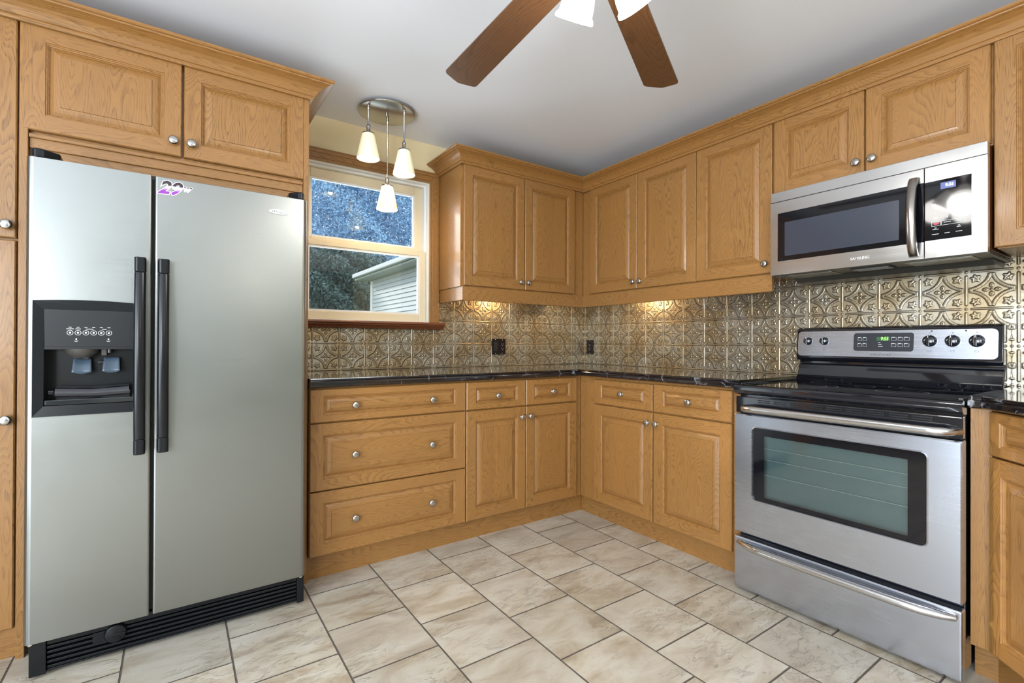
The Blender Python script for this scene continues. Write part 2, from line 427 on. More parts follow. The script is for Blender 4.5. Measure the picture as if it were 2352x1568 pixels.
plain_window('door_1', FL, -4.0, -1.9, .05, 2.12, 1)
plain_window('added_window', FL, -5.8, -4.5, .9, 2.1, 1)  # unseen opening added to carry the side fill light

# ------------------------------------------------------------------ window over the counter
mb = MB(FA)                                    # oak casing, slightly profiled
def casing(u0, u1, v0, v1, g):
    mb.box(u0, u1, v0, v1, .001, .016, g)
CO, CI = -1.310, -1.375
casing(CI, CO, 1.205, 2.178, 1); casing(WX0-.065, WX0, 1.205, 2.178, 1); casing(WX0, CI, 2.108, 2.178, 0)
mb.box(CI+.012, CO-.010, 1.205, 2.17, .016, .021, 1); mb.box(WX0-.055, WX0-.012, 1.205, 2.17, .016, .021, 1)
mb.box(WX0-.0119, CI+.0119, 2.12, 2.170, .016, .021, 0)
mb.box(WX0-.05, CO-.012, 2.148, 2.166, .0211, .026, 0)
win = mb.build('window_1', OAK, None, .003); struct(win); win['_o'] = (0., 0., 0.)
mb = MB(FA)
for k, (ins, d0, d1) in enumerate(((0, -.004, -.030), (.008, -.030, -.060), (.016, -.060, -.11))):
    t = .010+.004*k
    mb.box(WX1-ins-t, WX1-ins, WZ0, WZ1, d1, d0); mb.box(WX0+ins, WX0+ins+t, WZ0, WZ1, d1, d0)
    mb.box(WX0+ins+t, WX1-ins-t, WZ1-ins-t, WZ1-ins, d1, d0)
mb.box(WX0, WX1, WZ0, WZ0+.012, -.11, .0)
mb.build('jamb_liner', TRIMWH, win, .0015)
def sash(name, w0, w1, ox0, ox1, z0, z1, stile, top, bot, m):
    mb = MB(FA)
    mb.box(ox0, ox0+stile, z0, z1, w0, w1, 1); mb.box(ox1-stile, ox1, z0, z1, w0, w1, 1)
    mb.box(ox0+stile, ox1-stile, z1-top, z1, w0, w1); mb.box(ox0+stile, ox1-stile, z0, z0+bot, w0, w1)
    return mb.build(name, m, win, .004)
LS = sash('lower_sash', -.050, -.022, WX0+.012, WX1-.014, 1.212, 1.668, .042, .034, .046, TRIMW)
US = sash('upper_sash', -.082, -.054, WX0+.022, WX1-.026, 1.655, 2.085, .050, .052, .032, TRIMW)
def bead(w0, w1, x0, x1, z0, z1, t, par):
    mb = MB(FA)
    mb.box(x0, x0+t, z0, z1, w0, w1); mb.box(x1-t, x1, z0, z1, w0, w1); mb.box(x0+t, x1-t, z1-t, z1, w0, w1); mb.box(x0+t, x1-t, z0, z0+t, w0, w1)
    mb.build('glazing_bead', TRIMWH, par, .0015)
lx0, lx1 = WX0+.012+.042, WX1-.014-.042
bead(-.046, -.027, lx0-.001, lx1+.001, 1.257, 1.635, .011, LS)
ux0, ux1 = WX0+.022+.05, WX1-.026-.05
bead(-.078, -.059, ux0-.001, ux1+.001, 1.686, 2.034, .012, US)
mb = MB(FA); mb.box(lx0, lx1, 1.257, 1.635, -.038, -.034); mb.build('pane', GLASS, LS)
mb = MB(FA); mb.box(ux0, ux1, 1.686, 2.034, -.070, -.066); mb.build('pane', GLASS, US)
mb = MB(FA); mb.prism([(1.205, -.004), (1.205, .058), (1.200, .062), (1.192, .062), (1.188, .054), (1.182, .052), (1.172, .040), (1.163, .034), (1.160, -.004)][::1], -2.232, -1.286, axis=0, g=0)
mb.build('window_sill', OAKD, win, .0012, merge=True)

# ------------------------------------------------------------------ cabinet parts
def raised(F, u0, u1, v0, v1, wf, fu=.056, fv=.056, th=.019, bw=.040, horiz=False):
    """raised-panel front with stiles, rails, sticking and bevelled field"""
    mb = MB(F); r = .0035; pg = 0 if horiz else 1
    def q(pts, g, m=0): mb.face(pts, g, m)
    # outer edges
    for (a, b, g) in (((u0, v0), (u1, v0), 0), ((u1, v0), (u1, v1), 1), ((u1, v1), (u0, v1), 0), ((u0, v1), (u0, v0), 1)):
        mb.rnd(); cx, cy = (u0+u1)/2, (v0+v1)/2
        def ins(p): return (p[0]+(r if p[0] < cx else -r), p[1]+(r if p[1] < cy else -r))
        q([(a[0], a[1], wf-th), (b[0], b[1], wf-th), (b[0], b[1], wf-r), (a[0], a[1], wf-r)], g)
        ai, bi = ins(a), ins(b); q([(a[0], a[1], wf-r), (b[0], b[1], wf-r), (bi[0], bi[1], wf), (ai[0], ai[1], wf)], g)
    mb.rnd(); q([(u0+r, v0+r, wf), (u0+fu, v0+r, wf), (u0+fu, v1-r, wf), (u0+r, v1-r, wf)], 1)
    mb.rnd(); q([(u1-fu, v0+r, wf), (u1-r, v0+r, wf), (u1-r, v1-r, wf), (u1-fu, v1-r, wf)], 1)
    mb.rnd(); q([(u0+fu, v0+r, wf), (u1-fu, v0+r, wf), (u1-fu, v0+fv, wf), (u0+fu, v0+fv, wf)], 0)
    mb.rnd(); q([(u0+fu, v1-fv, wf), (u1-fu, v1-fv, wf), (u1-fu, v1-r, wf), (u0+fu, v1-r, wf)], 0)
    s = bw/.040
    L = [(0, 0), (.0018, -.0034), (.0046, -.0036), (.0060, -.0064), (.0092, -.0085), (.0100, -.0125), (.0122, -.0125), (.0128+.008*s, -.0072), (.0128+.017*s, -.0042), (.0128+.0255*s, -.0028), (.0128+.0262*s, .0004)]
    mb.rnd(); o1 = mb.off; mb.rnd(); o2 = mb.off
    for k in range(len(L)-1):
        (a, wa), (b, wb_) = L[k], L[k+1]
        A = [(u0+fu+a, v0+fv+a), (u1-fu-a, v0+fv+a), (u1-fu-a, v1-fv-a), (u0+fu+a, v1-fv-a)]
        B = [(u0+fu+b, v0+fv+b), (u1-fu-b, v0+fv+b), (u1-fu-b, v1-fv-b), (u0+fu+b, v1-fv-b)]
        for i in range(4):
            j = (i+1) % 4
            stick = k < 6; mb.off = o1 if stick else o2
            g = (0 if i in (0, 2) else 1) if stick else pg
            q([(*A[i], wf+wa), (*A[j], wf+wa), (*B[j], wf+wb_), (*B[i], wf+wb_)], g, 0 if stick else 1)
    e = L[-1][0]; mb.off = o2
    q([(u0+fu+e, v0+fv+e, wf+L[-1][1]), (u1-fu-e, v0+fv+e, wf+L[-1][1]), (u1-fu-e, v1-fv-e, wf+L[-1][1]), (u0+fu+e, v1-fv-e, wf+L[-1][1])], pg, 1)
    return mb
KN = None
def knob_mesh():
    mb = MB(WORLD)
    mb.lathe([(.0100, 0), (.0100, .0012), (.0065, .003), (.0058, .0095), (.0080, .0125), (.0152, .0165), (.0168, .0195), (.0164, .0222), (.0130, .0250), (.0066, .0265), (.0001, .0268)], n=22)
    o = mb.build('knob', NICKEL); me = o.data; bpy.data.objects.remove(o); return me
KNOB = knob_mesh()
def knob(F, u, v, w_, parent):
    o = bpy.data.objects.new('knob', KNOB); COL.objects.link(o); m = F.matrix(u, v, w_)
    o.parent = parent; L = Vector(parent.get('_o', (0, 0, 0)))
    m.translation = m.translation-L; o.matrix_local = m; return o
def door(F, par, u0, u1, v0, v1, wf, k=None, name='door', **kw):
    d = raised(F, u0, u1, v0, v1, wf, **kw).build(name, [OAK, OAKP], par)
    for q in (k or []): knob(F, q[0], q[1], wf-.001, d)
    return d
DR = dict(name='drawer', horiz=True)
def body(F, par, boxes, name='body', m=None):
    mb = MB(F)
    for b in boxes: mb.box(*b[:6], g=b[6] if len(b) > 6 else 1)
    return mb.build(name, m or OAK, par, .0015)

# --- base run under the window
WB = .625
c = thing('drawer_cabinet', (-1.84, -.60, 0), 'oak base cabinet with three wide stacked drawers, each with two knobs, beside the fridge', 'cabinet')
body(FA, c, [(-2.234, -1.4465, .115, .873, .004, WB-.020, 1)])
mb = MB(FA); mb.box(-2.234, -1.4465, 0, .114, .50, .560, 0); mb.build('toe_kick', OAK, c)
x0, x1 = -2.2335, -1.449
door(FA, c, x0, x1, .717, .866, WB, [(-2.037, .788), (-1.646, .787)], fu=.056, fv=.030, bw=.030, **DR)
door(FA, c, x0, x1, .412, .711, WB, [(-2.037, .560), (-1.648, .560)], fu=.056, fv=.050, bw=.040, **DR)
door(FA, c, x0, x1, .122, .406, WB, [(-2.035, .266), (-1.648, .265)], fu=.056, fv=.050, bw=.040, **DR)
c = thing('base_cabinet', (-1.04, -.60, 0), 'oak base cabinet with two drawers over two doors, directly right of the wide drawers', 'cabinet')
body(FA, c, [(-1.4455, -.645, .115, .873, .004, WB-.020, 1), (-.6449, -.6033, .115, .873, .50, WB-.022, 1)])
mb = MB(FA); mb.box(-1.4455, -.556, 0, .114, .50, .560, 0); mb.build('toe_kick', OAK, c)
door(FA, c, -1.443, -1.053, .716, .864, WB, [(-1.249, .785)], fu=.056, fv=.030, bw=.028, **DR)
door(FA, c, -1.048, -.656, .716, .864, WB, [(-.853, .787)], fu=.056, fv=.030, bw=.028, **DR)
door(FA, c, -1.443, -1.053, .122, .709, WB, [(-1.082, .652)])
door(FA, c, -1.048, -.656, .122, .709, WB, [(-1.022, .652)])
# --- base run toward the stove
c = thing('base_cabinet', (-.60, -1.19, 0), 'oak base cabinet left of the stove, two drawers over two doors', 'cabinet')
body(FB, c, [(.646, 1.6805, .115, .873, .004, WB-.020, 1), (.6036, .6459, .115, .873, .50, WB-.022, 1)])
mb = MB(FB); mb.box(.562, 1.6805, 0, .114, .50, .556, 0); mb.build('toe_kick', OAK, c)
door(FB, c, .740, 1.184, .713, .858, WB, [(.967, .786)], fu=.056, fv=.030, bw=.028, **DR)
door(FB, c, 1.191, 1.636, .713, .860, WB, [(1.411, .785)], fu=.056, fv=.030, bw=.028, **DR)
door(FB, c, .740, 1.184, .122, .706, WB, [(1.156, .650)])
door(FB, c, 1.191, 1.636, .122, .706, WB, [(1.213, .650)])
# --- upper cabinets
WU = .3155
c = thing('wall_cabinet', (-.85, -.15, 1.42), 'oak wall cabinet right of the window with two tall doors', 'cabinet')
body(FA, c, [(-1.308, -.304, 1.420, 2.176, .004, WU-.018, 1)])
door(FA, c, -1.290, -.837, 1.427, 2.163, WU, [(-.872, 1.474)])
door(FA, c, -.832, -.396, 1.427, 2.163, WU, [(-.812, 1.474)])
c = thing('wall_cabinet', (-.15, -.80, 1.42), 'oak wall cabinet with two tall doors, right of the inside corner', 'cabinet')
body(FB, c, [(.004, 1.2325, 1.420, 2.176, .004, WU-.018, 1)])
door(FB, c, .380, .805, 1.427, 2.163, WU, [(.781, 1.472)])
door(FB, c, .809, 1.231, 1.427, 2.163, WU, [(.838, 1.470)])
c = thing('wall_cabinet', (-.15, -1.45, 1.42), 'oak wall cabinet with a single tall door, left of the microwave', 'cabinet')
body(FB, c, [(1.2335, 1.6635, 1.420, 2.176, .004, WU-.018, 1)])
door(FB, c, 1.235, 1.657, 1.427, 2.166, WU, [(1.628, 1.474)])
c = thing('wall_cabinet', (-.15, -2.05, 1.80), 'short oak wall cabinet with two doors directly above the microwave', 'cabinet')
body(FB, c, [(1.6645, 2.4430, 1.797, 2.176, .004, WU-.018, 1)])
door(FB, c, 1.667, 2.046, 1.803, 2.168, WU, [(2.020, 1.857)])
door(FB, c, 2.052, 2.437, 1.803, 2.170, WU, [(2.079, 1.857)])
c = thing('wall_cabinet', (-.15, -2.70, 1.42), 'tall oak wall cabinet at the right picture edge, beyond the microwave', 'cabinet')
body(FB, c, [(2.452, 3.05, 1.420, 2.176, .004, WU-.018, 1), (2.520, 3.05, 1.338, 1.419, WU-.045, WU-.022, 0)])
door(FB, c, 2.447, 2.748, 1.424, 2.176, WU+.004); door(FB, c, 2.752, 3.048, 1.424, 2.176, WU+.004)
# --- light rail below the uppers
mb = MB(WORLD)
mb.sweep([(-.020, 1.419), (0, 1.419), (0, 1.338), (-.002, 1.335), (-.018, 1.335), (-.020, 1.338), (-.020, 1.419)],
         [(-1.300, -.0075), (-1.300, -.3123), (-.3123, -.3123), (-.3123, -1.657)])
tag(mb.build('light_rail', OAK), 'plain oak valance board running under the corner wall cabinets', 'valance')
# --- crown mouldings
CP = [(.0, 2.158), (.010, 2.158), (.013, 2.163), (.013, 2.170), (.018, 2.172), (.022, 2.178), (.030, 2.190), (.044, 2.203), (.062, 2.212), (.074, 2.216), (.076, 2.220), (.083, 2.222), (.087, 2.226), (.087, 2.232), (.0, 2.232)]
mb = MB(WORLD); mb.sweep(CP, [(-1.309, -.002), (-1.309, -.3165), (-.3165, -.3165), (-.3165, -3.05)])
tag(mb.build('crown_moulding', OAK), 'oak crown moulding along the top of the corner wall cabinets, from the window to the right edge', 'moulding')
# --- tall cabinets round the fridge
WF = .589
c = thing('fridge_cabinet', (-2.7, -.30, 0), 'oak surround over the fridge with two wide doors and tall side panels', 'cabinet')
body(FA, c, [(-3.139, -2.259, 1.790, 2.176, .004, WF-.020, 0)])
mb = MB(FA); mb.box(-2.258, -2.236, 0.0, 2.176, .004, WF, 1); mb.build('side_panel', OAK, c, .0015)
mb = MB(FA); mb.box(-3.162, -3.140, 0.0, 2.176, .004, WF, 1); mb.build('side_panel', OAK, c, .0015)
mb = MB(FA); mb.box(-3.139, -2.259, 1.700, 1.789, .52, WF-.022, 0); mb.box(-3.139, -2.259, 1.742, 1.789, WF-.022, WF-.012, 0)
mb.box(-3.139, -2.259, 1.776, 1.789, WF-.012, WF-.002, 0); mb.build('fascia_board', OAK, c, .002)
door(FA, c, -3.154, -2.707, 1.801, 2.168, WF+.001, [(-2.733, 1.855)], bw=.04)
door(FA, c, -2.699, -2.257, 1.801, 2.168, WF+.001, [(-2.674, 1.855)], bw=.04)
c = thing('pantry_cabinet', (-3.4, -.30, 0), 'tall oak pantry cabinet at the left picture edge, beside the fridge', 'cabinet')
body(FA, c, [(-3.95, -3.163, .100, 2.176, .004, WF-.020, 1)])
mb = MB(FA); mb.box(-3.95, -3.163, 0, .099, .48, .560, 0); mb.build('toe_kick', OAK, c)
door(FA, c, -3.553, -3.167, 1.424, 2.168, WF, [(-3.189, 1.465)]); door(FA, c, -3.948, -3.557, 1.424, 2.168, WF)
door(FA, c, -3.553, -3.167, .108, 1.416, WF, [(-3.187, .812)]); door(FA, c, -3.948, -3.557, .108, 1.416, WF)
mb = MB(WORLD); mb.sweep(CP, [(-3.95, -.593), (-2.2345, -.593), (-2.2345, -.002)])
tag(mb.build('crown_moulding', OAK), 'oak crown moulding above the fridge cabinet and pantry', 'moulding')
# --- angled cabinet right of the stove
c = thing('angled_base_cabinet', (-.5, -2.7, 0), 'pale oak base cabinet with an angled front, right of the stove', 'cabinet')
mb = MB(WORLD)
L_ = .62; e = (-.610-K*L_, -2.504-K*L_)
mb.prism([(-.004, -2.452), (-.004, -3.6), (e[0], -3.6), (e[0], e[1]), (-.610, -2.504), (-.610, -2.452)], .115, .873, g=2)
mb.build('body', OAK, c)
mb = MB(FB); mb.box(2.449, 2.500, .118, .873, .600, .625, 1); mb.build('filler_strip', OAK, c, .001)
mb = MB(WORLD); mb.prism([(-.50, -2.4465), (-.50, -2.6), (-.545-K*L_, -2.55-K*L_-.05), (-.560-K*L_, -2.502-K*L_), (-.560, -2.502), (-.560, -2.4465)], 0, .114, g=0); mb.build('toe_kick', OAK, c)
door(FD, c, .010, .46, .733, .868, .015, [(.235, .80)], fu=.040, fv=.030, bw=.028, **DR)
door(FD, c, .010, .46, .124, .727, .015, [(.43, .67)], fu=.045, fv=.052)

# ------------------------------------------------------------------ countertops
EDGE = [(-.030, .914), (-.012, .914), (-.007, .9125), (-.004, .909), (-.0042, .9055), (-.0062, .9035), (-.0025, .9015), (-.0004, .8985), (0, .895), (0, .884), (-.0012, .880), (-.005, .8763), (-.010, .875), (-.040, .875)]
def counter(path, polys, name, label):
    mb = MB(WORLD)
    for P_ in polys:
        mb.face([(x, y, .914) for x, y in P_]); mb.face([(x, y, .875) for x, y in P_][::-1])
    mb.sweep(EDGE, path, smooth=False)
    o = mb.build(name, COUNTER); return tag(o, label, 'countertop')
cc = .650; rr = 1.6835
oo = counter([(-2.2345, -cc), (-cc, -cc), (-cc, -rr)],
             [[(-2.2345, -.62), (-.62, -.62), (-.62, -rr), (-.003, -rr), (-.003, -.003), (-2.2345, -.003)]], 'countertop',
             'L-shaped black marbled countertop running from the fridge round the corner to the stove')
d0 = (-.655, -2.4485); d1 = (-.655, -2.478); d2 = (d1[0]-K*.7, d1[1]-K*.7)
counter([d0, d1, d2], [[(-.625, -2.4485), (-.003, -2.4485), (-.003, -3.6), (d2[0]+.0, -3.6), (d2[0]+K*.03, d2[1]-K*.03), (-.625, -2.490)]], 'countertop',
        'black marbled countertop piece right of the stove with an angled front')
# end faces of the long top at the stove
# ------------------------------------------------------------------ embossed tin backsplash
def tin_height(u, v, pu, pv, u0, v0):
    a = ((u-u0)/pu) % 1.0; b = ((v-v0)/pv) % 1.0
    A = np.minimum(a, 1-a); B = np.minimum(b, 1-b)           # distance to nearest grid line, cells
    c = .153
    h = np.zeros_like(A)
    def ridge(d, wd, hh): return hh*np.sqrt(np.clip(1-(d/wd)**2, 0, 1))
    # rails
    dv = np.hypot(A, np.clip(.115-B, 0, None))*c; h = np.maximum(h, ridge(dv, .0036, .0024))
    dh = np.hypot(B, np.clip(.115-A, 0, None))*c; h = np.maximum(h, ridge(dh, .0032, .0020))
    h -= .0006*np.exp(-((dv-.0048)/.0009)**2); h -= .0006*np.exp(-((dh-.0044)/.0009)**2)
    h = np.maximum(h, ridge(np.hypot(A, B)*c, .0042, .0020))
    # curved diamond bands
    rad = np.hypot(A, B); ok = (A > .062) & (B > .062)
    s = (rad-.478)*c
    for off, hh, wd in ((-.0036, .0022, .0014), (0, .0027, .0015), (.0036, .0022, .0014)):
        h = np.where(ok, np.maximum(h, ridge(np.abs(s-off), wd, hh)), h)
    h = np.where(ok & (np.abs(s) < .0050), np.maximum(h, .0009), h)
    # four ivy leaves round each crossing
    X, Y = A-.178, B-.178; lr = np.hypot(X, Y); lt = np.arctan2(Y, X)-R(45)
    tri = np.abs(((lt*5/(2*np.pi)) % 1.0)-.5)*2; lob = .066+.056*tri**1.3+.012*np.cos(lt)
    q = 1-lr/lob
    leaf = np.where(q > 0, .0023*np.clip(q*4, 0, 1)**.6, 0)
    vein = (np.abs(Y-X) < .009) & (lr < .085); leaf = np.where(vein & (q > 0), leaf-.0009, leaf)
    for s_ in (1, -1):
        t_ = np.abs(np.sin(lt-s_*R(60)))*lr; leaf = np.where((t_ < .007) & (np.cos(lt-s_*R(60)) > 0) & (lr > .012) & (q > .1), leaf-.0007, leaf)
    h = np.maximum(h, leaf)
    # quatrefoil in the middle of the cell
    U, V = np.abs(a-.5), np.abs(b-.5); M_, m_ = np.maximum(U, V), np.minimum(U, V)
    d = np.hypot((M_-.118)/.062, m_/(.044+.12*np.clip(.13-M_, -.1, .1)))
    pet = .0024*np.clip((1-d)*2.0, 0, 1)**.6; pet = np.where((d < .38), pet-.0009, pet)
    h = np.maximum(h, pet); h = np.maximum(h, ridge(np.hypot(U, V)*c, .0040, .0022))
    return h
def tin(name, F, u0, u1, v0, v1, pu, au, pv, av, cut, label):
    st = .0019; nu = int((u1-u0)/st)+1; nv = int((v1-v0)/st)+1
    us = np.linspace(u0, u1, nu); vs = np.linspace(v0, v1, nv); U, V = np.meshgrid(us, vs)
    H = tin_height(U, V, pu, pv, au, av)
    # dark patina settles beside the ribs
    k = H.copy(); p = np.zeros_like(H)
    for _ in range(2):
        k = (np.roll(k, 1, 0)+np.roll(k, -1, 0)+np.roll(k, 1, 1)+np.roll(k, -1, 1)+k)/5
    p = np.clip((k-H)*5200, 0, 1)*.97
    Wd = .003+H
    co = np.array(F.o)[None, None]+U[..., None]*np.array(F.u)+V[..., None]*np.array(F.v)+Wd[..., None]*np.array(F.n)
    idx = np.arange(nu*nv).reshape(nv, nu)
    q = np.stack([idx[:-1, :-1], idx[:-1, 1:], idx[1:, 1:], idx[1:, :-1]], -1)
    Uc, Vc = U[:-1, :-1]+st/2, V[:-1, :-1]+st/2; keep = np.ones(Uc.shape, bool)
    for (a, b, c, d) in cut: keep &= ~((Uc > a) & (Uc < b) & (Vc > c) & (Vc < d))
    q = q[keep].astype(np.int32)
    me = bpy.data.meshes.new(name); me.vertices.add(nu*nv); me.vertices.foreach_set('co', co.astype(np.float32).ravel())
    nf = len(q); me.loops.add(nf*4); me.loops.foreach_set('vertex_index', q.ravel()); me.polygons.add(nf)
    me.polygons.foreach_set('loop_start', np.arange(0, nf*4, 4, dtype=np.int32)); me.polygons.foreach_set('loop_total', np.full(nf, 4, np.int32))
    me.polygons.foreach_set('use_smooth', np.ones(nf, bool)); me.update(calc_edges=True)
    at = me.attributes.new('patina', 'FLOAT', 'POINT'); at.data.foreach_set('value', p.astype(np.float32).ravel())
    me.materials.append(BRONZE); o = bpy.data.objects.new(name, me); COL.objects.link(o)
    return tag(o, label, 'backsplash')
tin('backsplash', FA, -2.234, -.006, .9145, 1.419, .1498, .006, .153, .919, [(-3, -1.2865, 1.160, 1.21), (-3, -1.308, 1.2, 2)], 'embossed antique bronze tin backsplash on the window wall')
tin('backsplash', FB, .006, 3.0, .9145, 1.419, .1533, .006, .1535, .918, [], 'embossed antique bronze tin backsplash on the stove wall')

# ------------------------------------------------------------------ outlets
def plate(F, u0, u1, v0, v1, label, kinds):
    cx = (u0+u1)/2; p0 = F.p(cx, (v0+v1)/2, .005)
    t = thing('wall_outlet', tuple(p0), label, 'outlet')
    BR = bpy.data.materials.get('dark_brown_plastic') or mat('dark_brown_plastic', (.008, .003, .0025), .25, spec=.3)
    mb = MB(F); mb.box(u0, u1, v0, v1, .0055, .0115); mb.build('cover_plate', BR, t, .0025)
    n = len(kinds)
    for i, k in enumerate(kinds):
        c_ = u0+(u1-u0)*(i+.5)/n; vm = (v0+v1)/2
        if k == 'switch':
            mb = MB(F); mb.box(c_-.016, c_+.016, vm-.033, vm+.033, .0105, .0145); mb.build('rocker_switch', BLKM, t, .0015)
        else:
            mb = MB(F); mb.box(c_-.016, c_+.016, vm-.033, vm+.033, .0105, .0135); o = mb.build('socket', BR, t, .001)
            mb = MB(F)
            for s_ in (.017, -.015):
                mb.box(c_-.0075, c_-.0048, vm+s_-.002, vm+s_+.006, .0134, .0139); mb.box(c_+.0045, c_+.0072, vm+s_-.002, vm+s_+.006, .0134, .0139)
                mb.box(c_-.0028, c_+.0028, vm+s_-.011, vm+s_-.0065, .0134, .0139)
            mb.build('socket_slots', bpy.data.materials.get('grey_ink') if False else NICKEL, o)
        for s_ in (.048, -.048):
            mb = MB(F); mb.lathe([(.0030, .0112), (.0030, .0122), (.0001, .0126)], (c_, vm+s_, 0), n=10); mb.build('screw', NICKEL, t)
plate(FA, -.896, -.781, .996, 1.107, 'dark brown double wall plate with switch and socket on the window-wall backsplash', ['switch', 'socket'])
plate(FB, .030, .104, .993, 1.104, 'dark brown single socket plate on the stove-wall backsplash beside the corner', ['socket'])

# ------------------------------------------------------------------ fridge
fr = thing('refrigerator', (-2.70, -.45, 0), 'stainless side-by-side refrigerator with black handles and a door dispenser', 'refrigerator')
mb = MB(FA); mb.box(-3.098, -2.294, .03, 1.672, .02, .722); mb.build('body', DARKG, fr, .004)
YD, YB = .800, .735
def arc(cx, cy, r, a0, a1, n=6): return [(cx+r*math.cos(R(a0+(a1-a0)*k/n)), cy+r*math.sin(R(a0+(a1-a0)*k/n))) for k in range(n+1)]
mb = MB(FA)
HX0, HX1, HZ0, HZ1 = -3.064, -2.833, .868, 1.185
xl, xr, z0_, z1_ = -3.107, -2.7925, .132, 1.652
full = [(xl+.004, YB)]+arc(xl+.018, YD-.018, .018, 180, 90)+arc(xr-.006, YD-.006, .006, 90, 0, 3)+[(xr, YB)]
left = [(xl+.004, YB)]+arc(xl+.018, YD-.018, .018, 180, 90)+[(HX0, YD), (HX0, YB)]
right = [(HX1, YB), (HX1, YD)]+arc(xr-.006, YD-.006, .006, 90, 0, 3)+[(xr, YB)]
for P_, a, b in ((full, z0_, HZ0), (left, HZ0, HZ1), (right, HZ0, HZ1), (full, HZ1, z1_)):
    # polygon given as (u, w); extrude along v
    q = [(x, y) for x, y in P_]
    n_ = len(q); mb.rnd()
    for k in range(n_):
        (ax, ay), (bx, by) = q[k], q[(k+1) % n_]
        mb.face([(ax, b, ay), (bx, b, by), (bx, a, by), (ax, a, ay)][::-1], 0, 0, False)
    if a == z0_ or a == HZ1 : mb.face([(x, a, y) for x, y in q] if a == z0_ else [(x, a, y) for x, y in q])
    mb.face([(x, b, y) for x, y in q][::-1])
ld = mb.build('freezer_door', STEEL_F, fr, .002, merge=True)
mb = MB(FA); xl2, xr2 = -2.7835, -2.286
P_ = [(xl2, YB)]+arc(xl2+.006, YD-.006, .006, 180, 90, 3)+arc(xr2-.018, YD-.018, .018, 90, 0)+[(xr2-.004, YB)]
n_ = len(P_)
for k in range(n_):
    (ax, ay), (bx, by) = P_[k], P_[(k+1) % n_]
    mb.face([(ax, z0_, ay), (bx, z0_, by), (bx, z1_, by), (ax, z1_, ay)])
mb.face([(x, z0_, y) for x, y in P_]); mb.face([(x, z1_, y) for x, y in P_][::-1])
rd = mb.build('fridge_door', STEEL_F, fr, .002, merge=True)
mb = MB(FA); mb.box(-2.7955, -2.7805, .14, 1.645, .70, .772); mb.build('door_gasket', BLKM, fr)
# handles
def fhandle(u, par):
    mb = MB(FA); hw = .0165; zt, zb = 1.360, .696; cap = .052
    def sec(z, w_, s=1): return [(u-hw*s, z, w_-.010), (u-hw*s*.92, z, w_-.002), (u-hw*.6*s, z, w_+.003), (u+hw*.6*s, z, w_+.003), (u+hw*s*.92, z, w_-.002), (u+hw*s, z, w_-.010), (u+hw*s*.8, z, w_-.018), (u-hw*s*.8, z, w_-.018)]
    rows = []
    for k in range(17):
        t = k/16; z = zb+cap+(zt-zb-2*cap)*t; w_ = .842+.024*math.sin(math.pi*t); rows.append(sec(z, w_))
    mb.grid(rows, closed=True); mb.face(rows[0]); mb.face(rows[-1][::-1])
    h = mb.build('door_handle', BLKP, par); h['label'] = 'black bowed door handle'
    for (a, b) in ((zt-cap+.0015, zt), (zb, zb+cap-.0015)):
        mb = MB(FA); rows = [[(q[0], z, (q[2] if j < 6 else .799)) for j, q in enumerate(sec(z, .842, 1.03))] for z in (a, b)]
        mb.grid(rows, closed=True, smooth=False); mb.face(rows[0]); mb.face(rows[1][::-1])
        mb.build('handle_mount', BLKP, h, .003, merge=True)
fhandle(-2.8215, ld); fhandle(-2.757, rd)
# dispenser
mb = MB(FA); B0, B1, BZ0, BZ1 = -3.087, -2.806, .839, 1.203
n_ = 12
def topz(u): return BZ1+.006*math.sin(math.pi*(u-B0)/(B1-B0))
ys = .8005; yo = .812
tops = [(B0+(B1-B0)*k/n_) for k in range(n_+1)]
ih0, ih1, iv0, iv1 = -3.061, -2.835, .872, 1.176
outer_top = [(u, topz(u)) for u in tops]
mb.face([(B0, BZ0, yo), (ih0, iv0, yo-.003), (ih0, iv1, yo-.003), (B0, topz(B0), yo)])
mb.face([(ih1, iv0, yo-.003), (B1, BZ0, yo), (B1, topz(B1), yo), (ih1, iv1, yo-.003)])
mb.face([(B0, BZ0, yo), (B1, BZ0, yo), (ih1, iv0, yo-.003), (ih0, iv0, yo-.003)])
mb.face([(ih0, iv1, yo-.003), (ih1, iv1, yo-.003)]+[(u, z, yo) for u, z in outer_top[::-1]])
per = [(B0, BZ0), (B1, BZ0)]+outer_top[::-1]
for k in range(len(per)):
    a, b = per[k], per[(k+1) % len(per)]; mb.face([(a[0], a[1], ys), (b[0], b[1], ys), (b[0], b[1], yo), (a[0], a[1], yo)])
dp = mb.build('dispenser_bezel', BLKP, ld); dp['label'] = 'black ice and water dispenser surround'
mb = MB(FA); cz1 = 1.058
def cav(a, b, c, d, w0, w1):
    mb.face([(a, c, w0), (b, c, w0), (b, d, w0), (a, d, w0)])
    mb.face([(a, c, w1), (a, c, w0), (a, d, w0), (a, d, w1)]); mb.face([(b, c, w0), (b, c, w1), (b, d, w1), (b, d, w0)])
    mb.face([(a, c, w1), (b, c, w1), (b, c, w0), (a, c, w0)]); mb.face([(a, d, w0), (b, d, w0), (b, d, w1), (a, d, w1)])
cav(ih0-.002, ih1+.002, .868, cz1, .7362, .809); mb.build('dispenser_cavity', BLKP, dp)
mb = MB(FA); mb.face([(ih0, cz1-.008, .806), (ih1, cz1-.008, .806), (ih1, iv1, .8088), (ih0, iv1, .8088)]); mb.face([(ih0, cz1-.008, .806), (ih0, cz1-.008, .780), (ih1, cz1-.008, .780), (ih1, cz1-.008, .806)][::-1])
mb.box(ih0+.001, ih1-.001, cz1-.006, cz1-.001, .8065, .8090); mb.build('control_panel', DARKG, dp)
mb = MB(FA)
